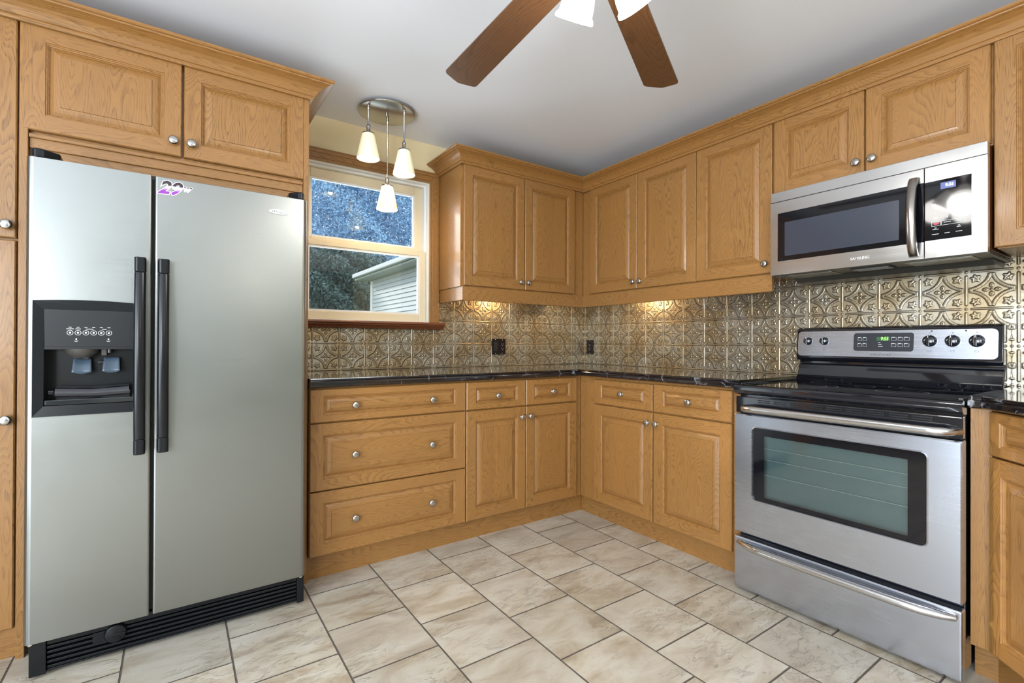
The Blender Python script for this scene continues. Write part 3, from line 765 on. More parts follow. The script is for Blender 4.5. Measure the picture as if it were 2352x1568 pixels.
def ring(mb, u, v, w_, r, t, n=18, sy=1.0, d=.0004):
    rows = [[(u+rr_*math.cos(2*math.pi*k/n), v+rr_*sy*math.sin(2*math.pi*k/n), w_+d) for k in range(n)] for rr_ in (r, r-t)]
    mb.grid(rows[::-1], closed=True, smooth=False)
for k in range(6):
    u = -3.000+.0192*k; z = 1.1035
    mb_w = .8080
    ring(mb, u, z, mb_w, .0080, .0011); mb.box(u-.0036, u+.0036, z+.0168, z+.0184, mb_w, mb_w+.0006)
    mb.box(u-.0024, u+.0024, z-.0026, z+.0026, mb_w, mb_w+.0005)
for (a, b) in ((-3.009, -2.991), (-2.987, -2.974), (-2.962, -2.943), (-2.921, -2.910)): mb.box(a, b, 1.1148, 1.1165, .8080, .8086)
for u in (-2.985, -2.905):
    mb.box(u-.0016, u+.0016, 1.080, 1.0855, .8068, .8076)
    for k in range(5): mb.box(u-.005+.002*k, u-.0034+.002*k, 1.0765-.0012*(2-abs(k-2)), 1.0778-.0012*(2-abs(k-2)), .8068, .8075)
mb.build('button_legend', WHITEINK, dp)
mb = MB(FA)                                         # chute, nozzle, paddles, tray
mb.lathe([(.045, 1.051), (.042, 1.040), (.028, 1.026), (.016, 1.018), (.013, 1.020)], (-2.975, 0, .770), axis=1, n=22)
mb.lathe([(.006, 1.051), (.006, 1.038)], (-2.905, 0, .775), axis=1, n=12); mb.box(-2.925, -2.912, 1.030, 1.050, .762, .782)
mb.build('ice_chute', mat('smoky_plastic', (.06, .055, .05), .25), dp)
PAD = mat('blue_grey_paddle', (.045, .07, .10), .22)
for (a, b, zt, zb) in ((-2.998, -2.953, 1.020, .974), (-2.921, -2.879, 1.022, .976)):
    mb = MB(FA); n_ = 8; rows = []
    for k in range(n_+1):
        t = k/n_; z = zt+(zb-zt)*t; sh = .003*t
        rows.append([(a-sh+(b-a+2*sh)*j/8, z-(.006*math.sin(math.pi*j/8) if k == n_ else 0), .757+.018*t+.004*math.cos(math.pi*(j-4)/8)*-1) for j in range(9)])
    mb.grid(rows); o = mb.build('dispenser_paddle', PAD, dp); o.modifiers.new('solid', 'SOLIDIFY').thickness = .003
mb = MB(FA); mb.box(-2.935, -2.918, 1.002, 1.012, .745, .765); mb.build('water_line', DARKG, dp, .002)
mb = MB(FA)
rows = []
for k in range(9):
    t = k/8; u = -3.036+.185*t
    rows.append([(u, .893+.006*abs(t-.5)*2, .800), (u, .906+.004*abs(t-.5)*2, .806), (u, .921+.005*abs(t-.5)*2, .796), (u, .926+.006*abs(t-.5)*2, .762), (u, .888, .762)])
mb.grid(rows, smooth=True); mb.box(ih0+.003, ih1-.003, .874, .890, .745, .812); mb.box(-3.056, -3.040, .905, .918, .765, .785)
mb.build('drip_tray', BLKG, dp, .002)
# toe grille
mb = MB(FA); gx0, gx1 = -3.098, -2.284
mb.box(gx0, gx0+.040, .012, .120, .60, .764); mb.box(gx1-.026, gx1, .012, .120, .60, .764)
mb.box(gx0+.04, gx1-.026, .100, .124, .62, .757)
for k, z in enumerate((.086, .070, .054, .038, .022)):
    mb.box(gx0+.04, gx1-.026, z, z+.0085, .64, .756-.001*k)
mb.box(gx0+.04, gx1-.026, .014, .020, .64, .752); gg = mb.build('toe_grille', BLKP, fr, .0015); gg['label'] = 'black slotted base grille'
mb = MB(FA); mb.box(gx0+.041, gx1-.027, .018, .118, .60, .638); mb.build('grille_backing', BLKM, gg)
mb = MB(FA); mb.box(-2.945, -2.865, .062, .098, .70, .7585); mb.lathe([(.031, .752), (.031, .764), (.027, .770), (.0001, .772)], (-2.885, .084, 0), n=28)
mb.box(-2.888, -2.858, .0825, .0855, .770, .774); mb.build('filter_cap', BLKP, gg, .003)
for x in (-3.092, -2.300):
    mb = MB(FA); mb.lathe([(.008, .755), (.008, .778), (.004, .782)], (x, .124, 0), n=14); mb.build('lower_hinge_pin', CHROME, fr)
for (a, b) in ((-3.102, -3.035), (-2.345, -2.291)):
    mb = MB(FA); mb.prism([(a, .66), (b, .66), (b+.002, .75), ((a+b)/2, .782), (a+.010, .786), (a, .77)] if a < -3 else [(a, .66), (b, .66), (b, .77), (b-.010, .786), ((a+b)/2, .782), (a-.002, .75)], 1.6535, 1.686, axis=1)
    mb.build('hinge_cover', BLKP, fr, .006, merge=True)
# badge and sticker
mb = MB(FA); mb.prism([(-2.390+.0375*math.cos(2*math.pi*k/32), 1.587+.0105*math.sin(2*math.pi*k/32)) for k in range(32)], .8002, .8026, axis=2)
bd = mb.build('brand_badge', CHROME, rd, .0008, merge=True); bd['label'] = 'oval chrome badge with script lettering'
text('badge_lettering', 'Whirlpool', .0125, FA, -2.390, 1.5875, .8030, GREYINK, bd, .0002, .45, 0, sx=1.1)
def sticker_mat():
    m = mat('purple_fade_print', rough=.3); n = N(m); pos, x, y, z = objpos(n)
    f = n.maprange(z, 1.594, 1.638, 0, 1, False)
    n.color(n.ramp(f, [(0, (.22, .03, .33)), (.28, (.26, .035, .38)), (.52, (.60, .52, .68)), (.66, (.70, .70, .74)), (.70, (.045, .02, .03)), (1, (.025, .018, .02))])); return m
SM = sticker_mat()
back = text('number_sticker', '29', .062, FA, -2.7445, 1.6145, .8004, mat('sticker_white', (.85, .82, .86), .4), rd, .0002, .35, .0042, sx=1.0, spacing=1.0)
back['label'] = 'purple and black 29w number sticker'
text('sticker_print', '29', .062, FA, -2.7445, 1.6145, .8009, SM, back, .0002, .35, .0022, sx=1.0)
text('sticker_print', 'w', .030, FA, -2.693, 1.6220, .8009, SM, back, .0002, .35, .0016, sx=.95)
text('sticker_edge', 'w', .030, FA, -2.693, 1.6220, .8004, bpy.data.materials['sticker_white'], back, .0002, .35, .0028, sx=.95)
# feet
for x in (-3.06, -2.33):
    for w_ in (.10, .60): mb = MB(FA); mb.lathe([(.018, 0), (.018, .03)], (x, 0, w_), axis=1, n=14); mb.build('levelling_foot', BLKM, fr)

# ------------------------------------------------------------------ stove
st = thing('stove', (-.38, -2.065, 0), 'stainless and black electric range with a glass cooktop and oven window', 'stove')
U0, U1 = 1.6885, 2.4440; FX = .692
mb = MB(FB); mb.box(U0+.002, U1-.002, .03, .868, .012, FX-.045); mb.build('body', BLKG, st, .003)
mb = MB(FB); mb.box(U0+.02, U1-.02, .004, .03, .40, FX-.06); mb.build('plinth', BLKM, st)
# drawer
mb = MB(FB); mb.box(U0, U1, .014, .236, FX-.043, FX); sd = mb.build('storage_drawer', STEEL_R, st, .006, 3, merge=True)
def bow(par, v, sag, u0, u1, bulge, r, name, flat=1.0):
    mb = MB(FB); pts = []; rs = []; n_ = 28
    for k in range(n_+1):
        t = k/n_; u = u0+(u1-u0)*t; e_ = math.sin(math.pi*t)
        wd = FX-.002+bulge*(min(1, e_*2.6)**.6)*(.75+.25*e_)
        pts.append((u, v-sag*e_, wd)); rs.append(r*(.75+.25*min(1, e_*4)))
    mb.tube(pts, rs, 14, flat=flat); return mb.build(name, HANDLE, par)
bow(sd, .212, -.0, U0+.022, U1-.018, .038, .0150, 'drawer_handle', 1.25)
# oven door
mb = MB(FB); OV0, OV1 = .256, .771; GU0, GU1, GV0, GV1 = 1.770, 2.357, .412, .720
def rrect(u0, u1, v0, v1, r, n=5):
    return [q for c_ in ((u1-r, v0+r, -90), (u1-r, v1-r, 0), (u0+r, v1-r, 90), (u0+r, v0+r, 180)) for q in arc(c_[0], c_[1], r, c_[2], c_[2]+90, n)]
def ring_face(mb, A, B, wa, wb, m=0):
    n = len(A)
    for k in range(n):
        j = (k+1) % n; mb.face([(*A[k], wa), (*A[j], wa), (*B[j], wb), (*B[k], wb)], 0, m)
N5 = 5
A0 = rrect(U0, U1, OV0, OV1, .004, N5); A1 = rrect(U0+.004, U1-.004, OV0+.004, OV1-.004, .004, N5)
Bq = rrect(GU0-.004, GU1+.004, GV0-.004, GV1+.004, .022, N5); Bi = rrect(GU0, GU1, GV0, GV1, .018, N5)
ring_face(mb, A0, A0, FX-.042, FX-.004); ring_face(mb, A0, A1, FX-.004, FX); ring_face(mb, A1, Bq, FX, FX)
ring_face(mb, Bq, Bi, FX, FX+.003); ring_face(mb, Bi, Bi, FX+.003, FX-.004)
od = mb.build('oven_door', STEEL_R, st)
mb = MB(FB); C0 = rrect(1.818, 2.305, .430, .688, .003, N5)
ring_face(mb, Bi, C0, FX-.003, FX-.003); mb.build('window_border', GLASSB, od)
mb = MB(FB); mb.face([(*q, FX-.0034) for q in C0]); mb.build('oven_window', OVENGL, od)
ENAM = mat('grey_oven_enamel', (.20, .235, .23), .5)
mb = MB(FB)
a, b, c_, d = 1.80, 2.325, .405, .71; w0, w1 = FX-.040, FX-.0045
mb.face([(a, c_, w0), (b, c_, w0), (b, d, w0), (a, d, w0)]); mb.face([(a, c_, w1), (a, c_, w0), (a, d, w0), (a, d, w1)]); mb.face([(b, c_, w0), (b, c_, w1), (b, d, w1), (b, d, w0)])
mb.face([(a, c_, w1), (b, c_, w1), (b, c_, w0), (a, c_, w0)]); mb.face([(a, d, w0), (b, d, w0), (b, d, w1), (a, d, w1)])
mb.build('oven_interior', ENAM, od)
RACK = mat('oven_rack_wire', (.75, .70, .62), .4)
for v in (.585, .632, .520):
    mb = MB(FB); mb.tube([(1.805, v, FX-.030), (2.32, v, FX-.030)], .0012, 6); mb.build('oven_rack', RACK, od)
# vent strip between door and cooktop
mb = MB(FB); mb.box(U0+.001, U1-.001, .775, .846, FX-.043, FX-.012); vs_ = mb.build('vent_panel', BLKG, st, .003)
mb = MB(FB)
for row, v in enumerate((.826, .834)):
    for k in range(9):
        u = U0+.10+.066*k; mb.box(u, u+.050, v, v+.0035, FX-.013, FX-.0095)
mb.build('vent_louvre', DARKG, vs_)
def ovenhandle():
    mb = MB(FB); pts = []; n_ = 30; rs = []
    for k in range(n_+1):
        t = k/n_; u = U0+.036+(U1-U0-.042)*t; e_ = min(1, math.sin(math.pi*t)*6)
        pts.append((u, .8005, FX-.012+.052*e_**.5)); rs.append(.0145*(.75+.25*e_))
    mb.tube(pts, rs, 14, flat=1.0); return mb.build('oven_handle', HANDLE, od)
ovenhandle()
# cooktop
mb = MB(FB)
prof = [(.012, .868), (.012, .893), (.10, .897), (FX-.060, .897), (FX-.035, .8985), (FX-.010, .8985), (FX+.002, .895), (FX+.007, .888), (FX+.007, .876), (FX+.001, .864), (FX-.010, .856), (FX-.04, .852)]
rows = [[(u, z, w_) for (w_, z) in prof] for u in (U0-.0010, U0+.004, U1-.004, U1+.0010)]
mb.grid(rows, smooth=False); mb.face([rows[0][k] for k in range(len(prof))]); mb.face([rows[-1][k] for k in range(len(prof))][::-1])
ct = mb.build('cooktop', BLKG, st, .0015, merge=True)
mb = MB(FB); GZ = .8975
mb.box(U0+.012, U1-.012, .8985, .9005, .10, .118); mb.box(U0+.004, U0+.016, .8985, .9030, .10, FX-.03); mb.box(U1-.016, U1-.004, .8985, .9030, .10, FX-.03)
mb.build('cooktop_rim', BLKG, ct, .0015)
mb = MB(FB); mb.face([(U0+.016, .8990, .118), (U0+.016, .8990, FX-.04), (U1-.016, .8990, FX-.04), (U1-.016, .8990, .118)]); mb.build('glass_surface', GLASSB, ct)
BRG = mat('burner_line_grey', (.33, .33, .34), .5)
def hring(u, w_, r, t=.0016, n=40):
    mb = MB(FB); rows = [[(u+q*math.cos(2*math.pi*k/n), .8994, w_+q*math.sin(2*math.pi*k/n)) for k in range(n)] for q in (r, r-t)]
    mb.grid(rows, closed=True, smooth=False); mb.build('burner_ring', BRG, ct)
for (u, w_, r) in ((1.90, .50, .115), (1.90, .50, .075), (1.89, .24, .078), (2.23, .49, .080), (2.23, .24, .115), (2.23, .24, .078), (2.06, .34, .035)): hring(u, w_, r)
# backguard
mb = MB(FB)
prof = [(.012, .893), (.012, 1.158), (.110, 1.158), (.128, 1.150), (.142, 1.010), (.134, .998), (.105, .996), (.105, .980), (.112, .974), (.118, .955), (.130, .925), (.150, .905), (.158, .898)]
uu_ = (U0+.004, U1-.004)
rows = [[(u, z, w_) for (w_, z) in prof] for u in uu_]
mb.grid(rows, smooth=False); mb.face([rows[0][k] for k in range(len(prof))]); mb.face([rows[-1][k] for k in range(len(prof))][::-1])
bg = mb.build('backguard', BLKG, st, .004, 3, merge=True)
# tilted control fascia
tl = math.atan2(.142-.128, 1.150-1.010); FP = Frame((-.142, 0, 1.010), (0, -1, 0), (-math.cos(tl), 0, -math.sin(tl)*-1), (math.sin(tl), 0, math.cos(tl)))
FP.n = FP.u.cross(FP.v)
# in FP: u = -y, v measured up the slope from z=1.010
def fv(z): return (z-1.010)/math.cos(tl)
mb = MB(FP); O1 = rrect(U0+.012, U1-.018, fv(1.018), fv(1.140), .018, N5)
mb.prism(O1, .0005, .0042, axis=2); fa = mb.build('control_panel', STEEL_R, bg, .0015, merge=True)
mb = MB(FP); mb.prism(rrect(1.945, 2.168, fv(1.046), fv(1.127), .011, N5), .0043, .0056, axis=2); dk = mb.build('display_window', mat('charcoal_display', (.030, .033, .040), .25), fa)
mb = MB(FP); mb.box(2.034, 2.083, fv(1.092), fv(1.109), .0057, .0061); mb.build('clock_screen', mat('dim_green_screen', (.015, .05, .02), .3, emit=(.05, .18, .06), es=.5), dk)
text('clock_digits', '9:55', .0205, FP, 2.0635, fv(1.1005), .0064, mat('green_led', (.1, .6, .1), .4, emit=(.45, 1, .18), es=1.6), dk, .0001, .15, .0002, sx=.82)
mb = MB(FP)
def outline(mb, u0, u1, v0, v1, w_, t=.0007):
    mb.box(u0, u1, v0, v0+t, w_, w_+.0004); mb.box(u0, u1, v1-t, v1, w_, w_+.0004); mb.box(u0, u0+t, v0, v1, w_, w_+.0004); mb.box(u1-t, u1, v0, v1, w_, w_+.0004)
for (a, v) in ((1.962, 1.093), (1.982, 1.093), (1.962, 1.066), (1.982, 1.066), (2.089, 1.093), (2.113, 1.093), (2.135, 1.093), (2.089, 1.066), (2.113, 1.066), (2.135, 1.066)):
    w2 = .015 if a < 2 else .0175
    outline(mb, a, a+w2, fv(v), fv(v+.0135), .0057); mb.box(a, a+w2*.65, fv(v+.0125), fv(v+.0150), .0058, .0063)
for k, z in enumerate((1.083, 1.0745, 1.066)): mb.box(2.041, 2.049+.0045*k, fv(z), fv(z+.0022), .0057, .0062)
mb.build('button_legend', WHITEINK, dk)
text('brand_lettering', 'FRIGIDAIRE', .0112, FP, 2.051, fv(1.0295), .0044, GREYINK, fa, .0003, 0, .0001, sx=1.15, spacing=1.15)
for u in (1.749, 1.822, 2.221, 2.293, 2.366):
    mb = MB(FP); big = 1.0 if u > 2 else .78
    mb.lathe([(.024*big, .0043), (.0245*big, .0065), (.0225*big, .009), (.021*big, .022), (.019*big, .0245), (.0001, .0248)], (u, fv(1.091), 0), n=28)
    kb = mb.build('burner_knob', BLKG, fa)
    mb = MB(FP); mb.box(u-.0045*big, u+.0045*big, fv(1.091)-.021*big, fv(1.091)+.021*big, .0235, .034); mb.build('knob_grip', BLKG, kb, .002)
    mb = MB(FP); mb.box(u-.0009, u+.0009, fv(1.091)+.010*big, fv(1.091)+.020*big, .0341, .0345); mb.build('knob_pointer', WHITEINK, kb)
for u in (1.749, 1.822, 2.221, 2.293, 2.366):
    mb = MB(FP)
    rr_ = .031 if u > 2 else .026
    for k in range(11):
        t = R(-60+30*k); mb.box(u+rr_*math.cos(t)-.0007, u+rr_*math.cos(t)+.0007, fv(1.091)+rr_*math.sin(t)-.0007, fv(1.091)+rr_*math.sin(t)+.0007, .0043, .0047)
    outline(mb, u-.006, u+.006, fv(1.046), fv(1.053), .0043)
    mb.box(u-.003, u+.003, fv(1.1245), fv(1.1262), .0043, .0047); mb.build('dial_marks', GREYINK, fa)
for u in (2.226, 2.333): mb = MB(FP); mb.lathe([(.0032, .0043), (.0032, .0052), (.0001, .0056)], (u, fv(1.132), 0), n=12); mb.build('indicator_light', GREYINK, fa)

# ------------------------------------------------------------------ microwave
mw = thing('microwave', (-.2, -2.065, 1.4), 'stainless over-the-range microwave mounted above the stove', 'microwave')
M0, M1, MX, MZ0, MZ1 = 1.6870, 2.4430, .3826, 1.403, 1.7935
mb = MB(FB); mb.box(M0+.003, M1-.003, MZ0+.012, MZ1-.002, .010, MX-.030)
mbd = mb.build('body', mat('reflection_tinted_casing', (.10, .034, .016), .3), mw, .003)  # red-brown in the base colour stands in for a reflection on the side
mb = MB(FB); mb.box(M0, M1, 1.7475, MZ1, MX-.030, MX); mb.build('top_strip', STEEL_M, mw, .002)
mb = MB(FB)                                                      # door
DU1 = 2.2660; WU0, WU1, WV0, WV1 = 1.7205, DU1-.0005, 1.470, 1.692
us = sorted({M0, WU0, DU1}); 
mb.face([(M0, MZ0, MX), (WU0, MZ0, MX), (WU0, 1.7455, MX), (M0, 1.7455, MX)])
# slightly curved lower and upper edges of the window
n_ = 12; lo = [(WU0+(DU1-WU0)*k/n_, WV0-.004+.010*math.sin(math.pi*.5*k/n_)*0+.0) for k in range(n_+1)]
for k in range(n_):
    a, b = lo[k], lo[k+1]; mb.face([(a[0], MZ0, MX), (b[0], MZ0, MX), (b[0], b[1], MX), (a[0], a[1], MX)]); mb.face([(a[0], WV1, MX), (b[0], WV1, MX), (b[0], 1.7455, MX), (a[0], 1.7455, MX)])
mb.face([(M0, MZ0, MX-.028), (DU1, MZ0, MX-.028), (DU1, MZ0, MX), (M0, MZ0, MX)]); mb.face([(M0, 1.7455, MX), (DU1, 1.7455, MX), (DU1, 1.7455, MX-.028), (M0, 1.7455, MX-.028)])
mb.face([(M0, MZ0, MX-.028), (M0, MZ0, MX), (M0, 1.7455, MX), (M0, 1.7455, MX-.028)]); mb.face([(DU1, MZ0, MX), (DU1, MZ0, MX-.028), (DU1, 1.7455, MX-.028), (DU1, 1.7455, MX)])
md = mb.build('door', STEEL_M, mw)
mb = MB(FB); mb.prism(rrect(WU0-.001, DU1-.0008, WV0-.004, WV1+.001, .008, N5), MX-.004, MX-.0006, axis=2); mb.build('door_glass', GLASSB, md)
def screen_mat():
    m = mat('perforated_screen', (.035, .042, .060), .22, coat=.3, coat_r=.04); return m
mb = MB(FB); pts = rrect(1.752, 2.189, 1.488, 1.646, .004, N5); mb.face([(*q, MX-.0003) for q in pts]); mb.build('door_screen', screen_mat(), md)
mb = MB(FB); CU0 = 2.2695
CW0, CW1, CV0, CV1 = CU0, 2.4015, 1.468, 1.690
mb.box(CU0, CW1, MZ0, CV0, MX-.030, MX, skip=''); mb.box(CU0, CW1, CV1, 1.7455, MX-.030, MX); mb.box(CW1, M1, MZ0, 1.7455, MX-.030, MX)
cp = mb.build('control_section', STEEL_M, mw)
mb = MB(FB); mb.box(CU0+.0005, CW1-.0002, CV0+.0002, CV1-.0002, MX-.02, MX-.0004); cg = mb.build('control_glass', GLASSB, cp)
mb = MB(FB); mb.box(2.3155, 2.3585, 1.6545, 1.6785, MX-.0003, MX+.0003); mb.build('clock_screen', mat('blue_screen', (.02, .03, .08), .25, emit=(.06, .10, .35), es=1.0), cg)
text('clock_digits', '9:56', .0155, FB, 2.3400, 1.6665, MX+.0004, mat('pale_led', (.7, .8, 1), .4, emit=(.8, .92, 1), es=2.2), cg, .0001, .12, .0002, sx=.9)
for (u, z, tx) in [(2.301, 1.600, '1'), (2.335, 1.600, '2'), (2.367, 1.600, '3'), (2.301, 1.583, '4'), (2.335, 1.583, '5'), (2.367, 1.583, '6'), (2.301, 1.566, '7'), (2.335, 1.566, '8'), (2.367, 1.566, '9'), (2.335, 1.549, '0')]:
    text('key_number', tx, .0090, FB, u, z, MX-.0002, WHITEINK, cg, .0002, 0, .0001)
mb = MB(FB)
outline(mb, 2.289, 2.316, 1.520, 1.537, MX-.0002, .0009); outline(mb, 2.3175, 2.385, 1.520, 1.537, MX-.0002, .0009)
for (u, z, l_) in ((2.301, 1.551, .013), (2.301, 1.547, .011), (2.367, 1.553, .016), (2.367, 1.549, .013), (2.301, 1.512, .006), (2.301, 1.507, .018), (2.367, 1.511, .006), (2.367, 1.506, .012), (2.300, 1.489, .020), (2.334, 1.489, .015), (2.367, 1.489, .018), (2.335, 1.529, .020), (2.367, 1.529, .014)):
    mb.box(u-l_/2, u+l_/2, z, z+.0017, MX-.0002, MX+.0002)
mb.build('button_legend', WHITEINK, cg)
mb = MB(FB); mb.box(2.296, 2.310, 1.5255, 1.5320, MX-.0002, MX+.0002); mb.build('stop_legend', mat('red_ink', (.6, .05, .08), .4), cg)
text('brand_lettering', 'SAMSUNG', .0150, FB, 2.0555, 1.4350, MX+.0003, mat('pale_metal_lettering', (.75, .75, .72), .3, .6), md, .0004, 0, .0003, sx=1.0)
# arched handle
mb = MB(FB); rows = []; n_ = 20
for k in range(n_+1):
    t = k/n_; z = 1.414+(1.716-1.414)*t; w_ = MX+.010+.040*math.sin(math.pi*t)**.6; hw = .0165
    rows.append([(2.2370-hw, z, w_-.008), (2.2370-hw*.7, z, w_+.001), (2.2370, z, w_+.004), (2.2370+hw*.7, z, w_+.001), (2.2370+hw, z, w_-.008), (2.2370+hw*.6, z, w_-.013), (2.2370-hw*.6, z, w_-.013)])
mb.grid(rows, closed=True); mb.face(rows[0]); mb.face(rows[-1][::-1])
mb.box(2.228, 2.246, 1.420, 1.440, MX-.001, MX+.012); mb.box(2.228, 2.246, 1.690, 1.710, MX-.001, MX+.012)
o = mb.build('door_handle', mat('dark_brushed_steel', (.36, .33, .31), .24, 1), md)
# underside with two filters and a lamp panel
UND = mat('microwave_underside', (.12, .115, .10), .35, .6)
mb = MB(FB); mb.box(M0+.004, M1-.004, MZ0-.001, MZ0+.0115, .012, MX-.010); un = mb.build('base_plate', UND, mw, .002)
mb = MB(FB); mb.prism([(MZ0-.002, .02), (MZ0-.022, .035), (MZ0-.022, .16), (MZ0-.002, .20)], M0+.02, M1-.02, axis=0); mb.build('vent_housing', UND, un, .002, merge=True)
FIL = mat('grease_filter_mesh', (.42, .42, .38), .35, 1)
def mesh_bump(m):
    n = N(m); pos, x, y, z = objpos(n)
    a = n.math('SINE', n.math('MULTIPLY', n.math('ADD', x, y), 1400.0)); b = n.math('SINE', n.math('MULTIPLY', n.math('SUBTRACT', x, y), 1400.0))
    q = n.math('MULTIPLY', a, b); n.color(n.mix(n.maprange(q, -.3, .5), (.05, .05, .045), (.5, .5, .45)))
mesh_bump(FIL)
for (a, b) in ((M0+.05, M0+.24), (M1-.25, M1-.05)):
    mb = MB(FB); mb.box(a, b, MZ0-.0045, MZ0-.001, .205, .335); f_ = mb.build('filter_frame', mat('filter_frame_metal', (.35, .34, .30), .3, .9), un, .001)
    mb = MB(FB); mb.box(a+.014, b-.014, MZ0-.0055, MZ0-.0046, .222, .318); mb.build('filter_mesh', FIL, f_)
mb = MB(FB); mb.box(2.0, 2.14, MZ0-.006, MZ0-.001, .24, .33); lp_ = mb.build('lamp_panel', BLKM, un, .001)
mb = MB(FB)
for k in range(6): mb.box(2.008, 2.132, MZ0-.0075, MZ0-.006, .25+.013*k, .256+.013*k)
mb.build('lamp_louvre', mat('louvre_grey', (.28, .28, .26), .35, .5), lp_)

# ------------------------------------------------------------------ pendant lamp over the window
pn = thing('pendant_lamp', (-1.768, -.289, ZC), 'three-shade pendant lamp with white cone shades hanging by the window', 'lamp')
mb = MB(WORLD); mb.lathe([(.120, ZC-.0005), (.120, ZC-.010), (.154, ZC-.012), (.154, ZC-.017), (.148, ZC-.0195), (.0001, ZC-.0195)][::1], (-1.768, -.289, 0), n=56, cap=False)
mb.build('ceiling_plate', NICKEL, pn)
mb = MB(WORLD); mb.lathe([(.006, ZC-.019), (.0065, ZC-.030), (.004, ZC-.034), (.0001, ZC-.035)], (-1.768, -.289, 0), n=14); mb.build('finial', NICKEL, pn)
shm = None
for (x, y, zt) in ((-1.880, -.318, 2.196), (-1.735, -.212, 1.970), (-1.702, -.378, 2.128)):
    mb = MB(WORLD); mb.lathe([(.0075, ZC-.0195), (.0075, ZC-.040), (.0042, ZC-.043), (.0042, zt+.045)], (x, y, 0), n=14, cap=False)
    rod = mb.build('rod', NICKEL, pn)
    mb = MB(WORLD); mb.lathe([(.0042, zt+.048), (.0105, zt+.042), (.0115, zt+.034), (.0085, zt+.028), (.0105, zt+.022), (.0105, zt+.008), (.014, zt+.004), (.031, zt+.001), (.033, zt-.003), (.032, zt-.008)], (x, y, 0), n=26, cap=False)
    mb.build('shade_holder', NICKEL, rod)
    mb = MB(WORLD)
    h_ = .135
    mb.lathe([(.031, zt-.002), (.0328, zt-.008), (.0600, zt-h_), (.0585, zt-h_-.0015), (.0570, zt-h_+.002), (.030, zt-.010)], (x, y, 0), n=36, cap=False)
    mb.build('glass_shade', SHADE, rod)
    mb = MB(WORLD); mb.lathe([(.010, zt-.020), (.013, zt-.035), (.0235, zt-.075), (.026, zt-.090), (.022, zt-.106), (.010, zt-.117), (.0001, zt-.119)], (x, y, 0), n=20)
    mb.build('bulb', BULB, rod)
    light('pendant_bulb_light', 'POINT', (x, y, zt-.122), 2.8, (1, .78, .50), radius=.012)

# ------------------------------------------------------------------ ceiling fan
FHX, FHY, ZB = -1.890, -2.055, 2.055
fn = thing('ceiling_fan', (FHX, FHY, ZC), 'ceiling fan with dark walnut blades and lit glass shades', 'fan')
mb = MB(WORLD)
mb.lathe([(.070, ZC-.0005), (.070, ZC-.020), (.045, ZC-.050), (.014, ZC-.055), (.014, ZC-.13), (.05, ZC-.135)], (FHX, FHY, 0), n=32); mb.build('downrod', NICKEL, fn)
mb = MB(WORLD); mb.lathe([(.05, ZC-.13), (.115, ZC-.15), (.135, ZC-.19), (.135, ZC-.25), (.11, ZC-.29), (.075, ZC-.31), (.075, ZC-.36), (.055, ZC-.38), (.0001, ZC-.385)], (FHX, FHY, 0), n=36); mb.build('motor_housing', NICKEL, fn)
def blade_poly():
    L0, L1 = .21, .778; P_ = []
    # outline in (r, s): slight taper, scalloped rounded tip
    P_ += [(L0, -.050), (L1-.035, -.064)]
    P_ += arc(L1-.035, -.046, .018, -90, -10, 4)
    P_ += [(L1-.006, -.020), (L1, 0), (L1-.006, .020)]
    P_ += arc(L1-.035, .046, .018, 10, 90, 4)
    P_ += [(L0, .050)]
    return P_
for k in range(6):
    a = R(27.5+60*k); tilt = R(9)
    Fq = Frame((FHX, FHY, ZB), (math.cos(a), math.sin(a), 0), (0, 0, 1), (0, 1, 0))
    sdir = Vector((-math.sin(a)*math.cos(tilt), math.cos(a)*math.cos(tilt), math.sin(tilt))); Fq.v = sdir; Fq.n = Fq.u.cross(Fq.v)
    mb = MB(Fq); mb.prism(blade_poly(), -.003, .003, axis=2, g=0)
    bl = mb.build('blade', WAL, fn, .001, merge=True)
    mb = MB(Fq); mb.prism([(.10, -.018), (.20, -.030), (.28, -.022), (.30, 0), (.28, .022), (.20, .030), (.10, .018)], .003, .009, axis=2); mb.build('blade_iron', NICKEL, bl, .001)
for k in range(4):
    a = R(81+90*k) 
    ax = Vector((math.cos(a)*math.cos(R(55)), math.sin(a)*math.cos(R(55)), -math.sin(R(55))))
    s0 = Vector((FHX, FHY, 2.030))+Vector((math.cos(a), math.sin(a), 0))*.036
    u_ = ax.cross(Vector((0, 0, 1))).normalized(); v_ = ax.cross(u_)
    Fs = Frame(s0, u_, ax, v_)
    mb = MB(Fs); mb.lathe([(.010, -.02), (.010, .02), (.026, .025), (.026, .045)], n=18); sk = mb.build('lamp_socket', NICKEL, fn)
    mb = MB(Fs); mb.lathe([(.024, .030), (.028, .045), (.036, .070), (.043, .105), (.0445, .122), (.050, .128), (.052, .136), (.050, .138), (.047, .130), (.041, .118), (.034, .072), (.026, .046)], n=32, cap=False)
    mb.build('glass_shade', SHADEW, sk)
    mb = MB(Fs); mb.lathe([(.010, .045), (.016, .070), (.020, .088), (.012, .104), (.0001, .107)], n=16); mb.build('bulb', BULB, sk)
    q = s0+ax*.165
    light('fan_bulb_light', 'POINT', tuple(q), 3.9, (1, .97, .92), radius=.07)

# ------------------------------------------------------------------ under-cabinet puck lamps
for i, (x, y, lb) in enumerate(((-.84, -.16, 'small round lamp under the wall cabinet right of the window'), (-.16, -.60, 'small round lamp under the wall cabinet right of the corner'))):
    mb = MB(WORLD); mb.lathe([(.032, 1.4195), (.032, 1.408), (.028, 1.404), (.0001, 1.404)], (x, y, 0), n=24)
    o = mb.build('puck_lamp', [BULB]); tag(o, lb, 'lamp')
    light('puck_light', 'POINT', (x, y, 1.385), 3.2, (1, .72, .36), radius=.03)

